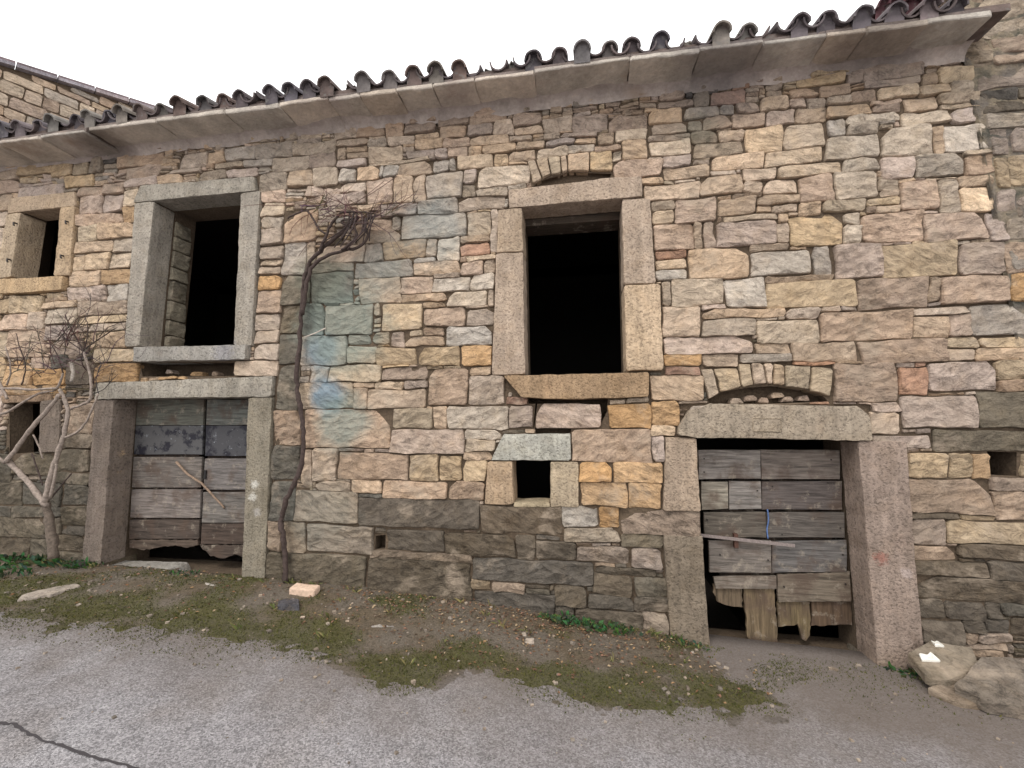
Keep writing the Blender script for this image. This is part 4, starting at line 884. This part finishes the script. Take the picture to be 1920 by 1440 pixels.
for _ in range(700):
    x = rnd.uniform(-8, 4); y = -abs(rnd.gauss(.55, .5))-.03 if rnd.random() < .75 else rnd.uniform(-3, -.2)
    if y < -3: continue
    r = rnd.choice((.004, .005, .006, .008, .013))*(1 if y > edge_y(x) else .7); z = max(zv(x, y), zr_(x, y)) if y > -1.4 else zr_(x, y)
    V, Fc = box((x, y, z+r*.3), (r*rnd.uniform(.7, 1.4), r*rnd.uniform(.7, 1.2), r*rnd.uniform(.4, .8)), rnd.uniform(0, 3), rnd.uniform(-.4, .4)); mb.add(V, Fc, rgbj((140, 128, 116), 18))
tag(mb.build('gravel', M_stone, None, org=(0, 0, 0)), kind='stuff')
mb = MB()
for _ in range(150):
    x = rnd.uniform(-7.5, 3.4); near = rnd.random() < .65
    y = rnd.uniform(-.14, -.06) if near else rnd.uniform(max(-.9, edge_y(x)+.05), -.1)
    if -4.95 < x < -3.5 or 1.05 < x < 2.3: continue
    for _ in range(rnd.randrange(4, 11)):
        b0 = Vector((x+rnd.gauss(0, .02), y+rnd.gauss(0, .015), 0)); b0.z = zv(b0.x, b0.y)-.004; ln = rnd.uniform(.03, .09)
        d = Vector((rnd.gauss(0, .5), rnd.gauss(-.2, .4), 1)).normalized(); tip = b0+d*ln+Vector((rnd.gauss(0, .012), -.01, -ln*.15)); sd_ = Vector((.0022, .001, 0))
        mb.add([b0-sd_, b0+sd_, b0+d*ln*.55+sd_*.7, tip], [(0, 1, 2), (0, 2, 3)], rgbj(rnd.choice(((106, 108, 62), (128, 118, 78), (90, 98, 54))), 15))
tag(mb.build('grass_tufts', M_leaf, None, org=(0, 0, 0)), kind='stuff')
# lying stones, slabs and bricks
o_top = {}
def on_tilt(p, Z, sl_, ya=-.06):
    d = ray(*p); t = (Z-EYE-sl_*(CAM_D+ya))/(d.z-sl_*d.y); return Vector((d.x*t, d.y*t-CAM_D, EYE+d.z*t))
def lying(name, P, h, col, mat, label, cat, group=None, rough=.008, lift=0.0, slope=None, Z=None, dig=.06):
    if Z is None: Q = [G(*p) for p in P]; z0 = sum(q.z for q in Q)/len(Q)+lift; sl_ = slope or 0; ya = sum(q.y for q in Q)/len(Q)
    else:                              # a tilted slab: its top is the plane through height Z at the foot of the wall
        Q = []; sl_ = slope or 0; ya = -.06; z0 = Z-h
        for p in P: Q.append(on_tilt(p, Z, sl_))
    fm = lambda u, d, v: Vector((u, v, z0+sl_*(v-ya)+d))
    V, Fc = stone_geo([(q.x, q.y) for q in Q], h, dig, fm, rough=rough, step=.08, chop=.015, jit=.006, spacing=.06, tilt=.006)
    o = tag(mk(name, V, Fc, mat, None, cols=col), label, cat, group); o_top[o] = z0+h
    return o
p0 = G(566, 1122); V, Fc = box((0, 0, 0), (.125, .045, .035)); 
Vb, Fb = stone_geo([(-.125, -.05), (.125, -.05), (.125, .05), (-.125, .05)], .035, .035, lambda u, d, v: p0+Vector((u, v+.04, d+.055)), rough=.004, chop=.006, jit=.002, spacing=.04)
tag(mk('brick', Vb, Fb, M_brick, None, cols=rgb(214, 186, 164)), 'pale pink brick lying on the mossy verge below the vine', 'brick')
lying('rock', [(520, 1148), (560, 1150), (562, 1132), (545, 1126), (522, 1134)], .05, rgb(84, 82, 86), M_stone, 'dark grey rock lying in front of the pale brick', 'rock')
lying('flat_stone', [(32, 1132), (90, 1124), (152, 1106), (140, 1098), (92, 1108), (40, 1122)], .035, rgb(172, 160, 148), M_stone, 'long pale flat stone in the moss left of the double door', 'stone')
lying('flat_stone', [(675, 1182), (738, 1184), (742, 1170), (690, 1166)], .02, rgb(160, 154, 148), M_stone, 'grey flat stone sunk in the verge under the barn wall', 'stone')
lying('flat_stone', [(955, 1208), (1000, 1215), (1004, 1203), (962, 1198)], .025, rgb(176, 162, 148), M_stone, 'small pale stone in the moss in front of the green weeds', 'stone')
lying('flat_stone', [(380, 1102), (410, 1106), (412, 1098), (384, 1096)], .02, rgb(160, 152, 144), M_stone, 'small grey stone in front of the double door opening', 'stone')
sa = lying('rock_slab', [(1700, 1222), (1740, 1268), (1775, 1274), (1838, 1252), (1822, 1214), (1745, 1202)], .04, rgb(126, 115, 101), M_stone, 'flat brown rock slab with white flakes beside the barn door pier', 'rock slab', rough=.004, Z=.03, slope=.34, dig=.03)
q = sum((G(*p) for p in ((1700, 1222), (1740, 1268), (1838, 1252), (1822, 1214))), Vector())/4
for (px, py, wd) in ((1742, 1236, .07), (1758, 1210, .035)):
    g = on_tilt((px, py), .03, .34); fm = lambda u, d, v: Vector((g.x+u, g.y+v, g.z+.34*v+.010+d))
    V, Fc = stone_geo([(-wd, -.03), (wd*.9, -.025), (wd*.6, .03), (0, .012), (-wd*.7, .03)], .006, .03, fm, rough=.002, chop=.008)
    mk('plaster_flake', V, Fc, M_brick, sa, cols=WH)
lying('rock_slab', [(1790, 1282), (1850, 1312), (1935, 1330), (1960, 1265), (1900, 1232), (1842, 1228)], .03, rgb(122, 112, 102), M_stone, 'large sloping rock slab at the right edge of the picture', 'rock slab', rough=.008, slope=.30, Z=.05, dig=.05)
lying('rock_slab', [(1740, 1290), (1800, 1318), (1860, 1322), (1830, 1296), (1770, 1276)], .035, rgb(128, 114, 100), M_stone, 'low rock slab in front of the slab with white flakes', 'rock slab', rough=.008, Z=-.08, slope=.14, dig=.10)
for (px, py, lab) in ((1506, 1232, 'broken red tile piece on the sill of the barn door, leftmost'), (1530, 1248, 'broken red tile piece lying flat before the barn door'), (1556, 1246, 'broken red tile piece nearest the right pier of the barn door')):
    g = G(px, py); g.y = min(g.y, .02); V, Fc = box((g.x, g.y, zv(g.x, g.y)+.014), (.07, .035, .012), rnd.uniform(-.6, .6), rnd.uniform(-.3, .5)); tag(mk('tile_piece', V, Fc, M_brick, None, cols=rgb(132, 92, 84)), lab, 'tile piece')
# sill of earth inside the barn doorway
# ------------------------------------------------------------------ weeds
def weed(px, py, n, size, label, spread=.12):
    g = G(px, py); g.y = min(g.y, -.06); m = MB()
    for _ in range(n):
        an = rnd.uniform(0, 6.28); rr = spread*math.sqrt(rnd.random())
        b0 = Vector((g.x+math.cos(an)*rr*1.6, min(-.02, g.y+math.sin(an)*rr*.6), 0)); b0.z = zv(b0.x, b0.y)-.005
        d = Vector((rnd.uniform(-.8, .8), rnd.uniform(-.9, .3), rnd.uniform(.4, 1.1))).normalized(); ln = size*rnd.uniform(.5, 1.2)
        tip = b0+d*ln+Vector((0, 0, -ln*.2)); mid = b0+d*ln*.55; sd_ = d.cross(Vector((rnd.uniform(-1, 1), rnd.uniform(-1, 1), .3))).normalized()*ln*rnd.uniform(.10, .2)
        m.add([b0, mid+sd_, tip, mid-sd_], [(0, 1, 2), (0, 2, 3)], rgb(*[q_*rnd.uniform(.75, 1.2) for q_ in (66, 94, 58)]))
    tag(m.build('weed', M_leaf, None, org=g), label, 'weed', 'green weeds along the foot of the walls')
weed(1060, 1172, 90, .09, 'green weed clump at the foot of the barn wall, left of its neighbour'); weed(1140, 1186, 120, .09, 'wider green weed clump at the foot of the barn wall near the door jamb', .16)
weed(1680, 1268, 70, .08, 'green weed at the foot of the barn door right pier'); weed(1795, 1205, 40, .07, 'small weed behind the rock slabs at the right wall foot')
weed(60, 1058, 120, .12, 'green weeds left of the bare shrub trunk', .25); weed(140, 1064, 120, .11, 'green weeds between the shrub trunk and the double door', .2); weed(10, 1080, 80, .10, 'green weeds at the left edge of the picture', .2)
weed(1290, 1215, 50, .06, 'low weeds at the foot of the barn door left jamb', .1); weed(345, 1080, 60, .05, 'tiny weeds at the threshold of the double door', .1)
# ------------------------------------------------------------------ climbing plants
def twigs(m, start, d, ln, r, depth, col, spread=.7, yc=None):
    P = [Vector(start)]; d = Vector(d).normalized(); k = 5
    for i in range(k):
        d = (d+Vector((rnd.uniform(-1, 1)*.35, rnd.uniform(-1, 1)*.2, rnd.uniform(-1, 1)*.35))).normalized()
        q = P[-1]+d*ln/k
        if q.y > -.05: q.y = -.05
        P.append(q)
    V, Fc = tube(P, lerp_r(r, r*.5, len(P)), 5, False); m.add(V, Fc, col)
    if depth > 0:
        for _ in range(rnd.choice((2, 3))):
            j = rnd.randrange(1, k+1)
            twigs(m, P[j], (d+Vector((rnd.uniform(-1, 1), rnd.uniform(-.5, .2), rnd.uniform(-1, 1)))*spread), ln*rnd.uniform(.45, .75), r*.6, depth-1, col, spread)
BK, BP = rgb(78, 66, 62), rgb(156, 142, 132)
vine = empty('grapevine', (W(537, 1090)[0], -.1, .17), 'bare dark grapevine climbing the barn corner to a tangle of twigs', 'vine')
def stem(name, parent, pts, y, r0, r1, col, jit=.006, n=8):
    ys_ = y if isinstance(y, (list, tuple)) else [y]*len(pts)
    P = smooth_path([px3(px, py, yy) for (px, py), yy in zip(pts, ys_)], 4, jit); rr = [q*rnd.uniform(.88, 1.15) for q in lerp_r(r0, r1, len(P))]
    V, Fc = tube(P, rr, n); return mk(name, V, Fc, M_bark, parent, cols=col, smooth=True)
stem('trunk', vine, [(537, 1092), (534, 1040), (531, 1000), (527, 970), (538, 935), (556, 900), (566, 860), (570, 820), (566, 780), (559, 740), (556, 700), (561, 640), (567, 580), (569, 535), (578, 500), (600, 470), (628, 447), (655, 422), (672, 405)], -.10, .026, .017, BK, .010, 10)
stem('branch', vine, [(566, 590), (574, 540), (583, 505), (608, 482), (645, 470), (675, 462), (690, 440), (680, 415), (705, 405)], -.13, .020, .012, BK)
stem('branch', vine, [(600, 470), (612, 440), (622, 420), (640, 400), (668, 398), (700, 400)], -.15, .014, .010, BK)
stem('branch', vine, [(612, 440), (595, 425), (583, 402), (570, 395), (552, 402), (540, 410)], -.12, .012, .008, BK)
stem('branch', vine, [(640, 470), (668, 445), (664, 420), (690, 418)], -.17, .014, .010, BK)
stem('branch', vine, [(640, 450), (652, 425), (640, 415), (665, 410)], -.17, .012, .008, BK)
m = MB()
for (px, py, n) in ((560, 392, 4), (590, 400, 3), (630, 400, 4), (665, 405, 5), (690, 405, 6), (725, 400, 4), (700, 420, 4), (650, 430, 3)):
    for _ in range(n):
        twigs(m, px3(px+rnd.uniform(-12, 12), py+rnd.uniform(-8, 8), -.14), (rnd.uniform(-1, 1.5), rnd.uniform(-.4, .1), rnd.uniform(-.3, .6)), rnd.uniform(.14, .42), rnd.uniform(.003, .006), 1, rgb(*[q_+rnd.uniform(-12, 12) for q_ in (104, 84, 78)]))
for (a_, c_) in (((640, 390), (745, 330)), ((600, 440), (560, 480)), ((690, 400), (790, 378)), ((640, 400), (720, 340)), ((600, 395), (612, 350)), ((545, 380), (600, 370))):
    P = smooth_path([px3(*a_, -.12), px3((a_[0]+c_[0])/2+rnd.uniform(-8, 8), (a_[1]+c_[1])/2+rnd.uniform(-8, 8), -.13), px3(*c_, -.08)], 4); V, Fc = tube(P, .003, 5, False); m.add(V, Fc, rgb(112, 92, 84))
for _ in range(8):                     # old canes drooping in a sheaf
    a_ = (rnd.uniform(655, 708), rnd.uniform(396, 412)); c_ = (a_[0]-rnd.uniform(10, 60), a_[1]+rnd.uniform(35, 72))
    P = smooth_path([px3(*a_, -.17), px3(a_[0]-rnd.uniform(0, 14), (a_[1]+c_[1])/2, -.22), px3(*c_, -.17)], 4); V, Fc = tube(P, lerp_r(.009, .005, len(P)), 5, False); m.add(V, Fc, rgbj((74, 62, 60), 15))
o = m.build('twig', M_bark, vine); o['kind'] = 'stuff'
V, Fc = tube([px3(571, 632, -.12), px3(590, 625, -.12), px3(611, 615, -.06)], .006, 6); mk('cut_cane', V, Fc, M_bark, vine, cols=rgb(196, 184, 172))
shrub = empty('bare_shrub', (W(97, 1045)[0], -.25, .2), 'leafless pale-branched shrub trained on the wall left of the double door', 'shrub')
stem('trunk', shrub, [(100, 1045), (97, 1010), (92, 975), (86, 940)], -.28, .044, .034, rgb(112, 100, 90), .006, 10)
for (pts, yy, r0, r1, c) in [([(88, 950), (62, 915), (35, 885), (12, 862)], -.3, .028, .024, BP), ([(12, 866), (35, 836), (62, 800), (92, 765), (112, 740)], -.33, .022, .018, BP), ([(84, 945), (96, 890), (108, 850), (120, 815), (127, 768), (112, 730)], -.3, .028, .016, BP),
                             ([(94, 935), (104, 890), (106, 870)], -.33, .014, .010, BP), ([(120, 820), (142, 812), (162, 790), (176, 760), (184, 738)], -.3, .012, .009, BP), ([(128, 768), (150, 760), (168, 750), (172, 722), (166, 690), (157, 660)], -.28, .013, .012, BP),
                             ([(134, 680), (138, 698), (134, 716)], -.32, .018, .016, rgb(168, 158, 148)), ([(105, 728), (60, 730), (10, 728), (-30, 735)], -.3, .013, .012, BP), ([(-20, 778), (10, 774), (38, 758), (72, 738), (105, 730), (118, 700)], -.26, .014, .010, BP),
                             ([(-10, 700), (6, 730), (14, 748)], -.3, .012, .012, BP), ([(12, 722), (20, 690), (10, 650)], -.25, .009, .006, BP), ([(8, 868), (-20, 840), (-40, 800)], -.3, .018, .014, BP), ([(60, 850), (72, 885), (80, 910)], -.27, .007, .006, BK), ([(62, 815), (78, 850), (80, 860)], -.27, .008, .006, BP),
                             ([(95, 935), (120, 905), (134, 888)], -.26, .008, .006, BK), ([(157, 660), (140, 628), (122, 590)], -.25, .008, .005, BK), ([(158, 655), (178, 640), (220, 614)], -.25, .008, .004, BK), ([(157, 660), (130, 640), (95, 620)], -.25, .007, .004, BK), ([(118, 700), (105, 660), (92, 640)], -.24, .007, .004, BK), ([(157, 660), (165, 620), (160, 595)], -.25, .006, .004, BK), ([(40, 722), (48, 690), (38, 655), (30, 625)], -.25, .007, .004, BK)]:
    stem('branch', shrub, pts, yy, r0, r1, c, .004, 7)
m = MB()
for (px, py, n) in ((157, 655, 7), (120, 640, 7), (105, 660, 6), (175, 640, 6), (140, 620, 6), (70, 700, 4), (190, 690, 4), (30, 690, 3), (95, 690, 4), (40, 680, 3), (15, 660, 2), (160, 700, 4), (178, 735, 4)):
    for _ in range(n): twigs(m, px3(px+rnd.uniform(-15, 15), py+rnd.uniform(-12, 12), -.24), (rnd.uniform(-1, 1), rnd.uniform(-.4, .1), rnd.uniform(-.1, 1)), rnd.uniform(.18, .48), rnd.uniform(.003, .0055), 1, rgb(*[q_+rnd.uniform(-10, 10) for q_ in (92, 78, 74)]))
o = m.build('twig', M_bark, shrub); o['kind'] = 'stuff'
# ------------------------------------------------------------------ taller house behind the left roof
g0 = ray(0, 200); t = (2.6+CAM_D)/g0.y; A = Vector((g0.x*t, 2.6, 0)); du = Vector((.45, .89, 0)).normalized(); nu = Vector((du.y, -du.x, 0))
back = empty('background_house', (A.x, A.y, 0), 'pale stone gable of a taller house rising behind the left roof', 'house')
def onplane(px, py):
    d = ray(px, py); o = Vector((0, -CAM_D, EYE)); k = (A-Vector((0, -CAM_D, 0))).dot(nu)/Vector((d.x, d.y, 0)).dot(nu); q = o+d*k
    return (q-A).dot(du), q.z
ua, za = onplane(0, 122); ub, zb2 = onplane(300, 214)
sl = (zb2-za)/(ub-ua); top = lambda u: za+sl*(u-ua)
U0, U1 = ua-1.6, ub+1.2
fmb = lambda u, d, v: Vector((A.x, A.y, 0))+du*u+nu*d+Vector((0, 0, v))
V = [fmb(U0, 0, 0), fmb(U1, 0, 0), fmb(U1, 0, top(U1)), fmb(U0, 0, top(U0))]+[fmb(U0, -3, 0), fmb(U1, -3, 0), fmb(U1, -3, top(U1)), fmb(U0, -3, top(U0))]
mk('wall', V, [(0, 1, 2, 3), (5, 4, 7, 6), (1, 5, 6, 2), (4, 0, 3, 7), (3, 2, 6, 7)], M_mort, back)
zc = 5.2; nb = 0
while zc < max(top(U0), top(U1)):
    h = rnd.uniform(.14, .30); u = U0+rnd.uniform(-.2, 0)
    while u < U1:
        wd = rnd.uniform(.25, .6); tt = min(top(u), top(u+wd))
        if zc+.08 < tt:
            hh = min(h, tt-zc); V, Fc = stone_geo([(u+.01, zc+.01), (u+wd-.01, zc+.01), (u+wd-.01, zc+hh-.01), (u+.01, zc+hh-.01)], .03, .03, fmb, rough=.012, chop=.03, jit=.012, spacing=.1, step=.14)
            if nb < 290: mk('stone', V, Fc, M_stone, back, cols=stone_col(rnd.choice('ttlgtpgm'))); nb += 1
        u += wd
    zc += h
nseg = 9
for i in range(nseg):
    a, c_ = U0+(U1-U0)*i/nseg, U0+(U1-U0)*(i+1)/nseg-.02
    for (d0_, d1_, h0, h1, nm, co) in ((-.3, .14, .0, .07, 'verge_slab', (150, 142, 146)), (-.3, .08, .085, .15, 'verge_tile', (118, 104, 108))):
        V = [fmb(u, d, top(u)+h_) for u in (a, c_) for d in (d0_, d1_) for h_ in (h0, h1)]
        mk(nm, V, [(0, 1, 3, 2), (4, 6, 7, 5), (0, 4, 5, 1), (2, 3, 7, 6), (0, 2, 6, 4), (1, 5, 7, 3)], M_dress if nm == 'verge_slab' else M_tile, back, cols=wcol(co))
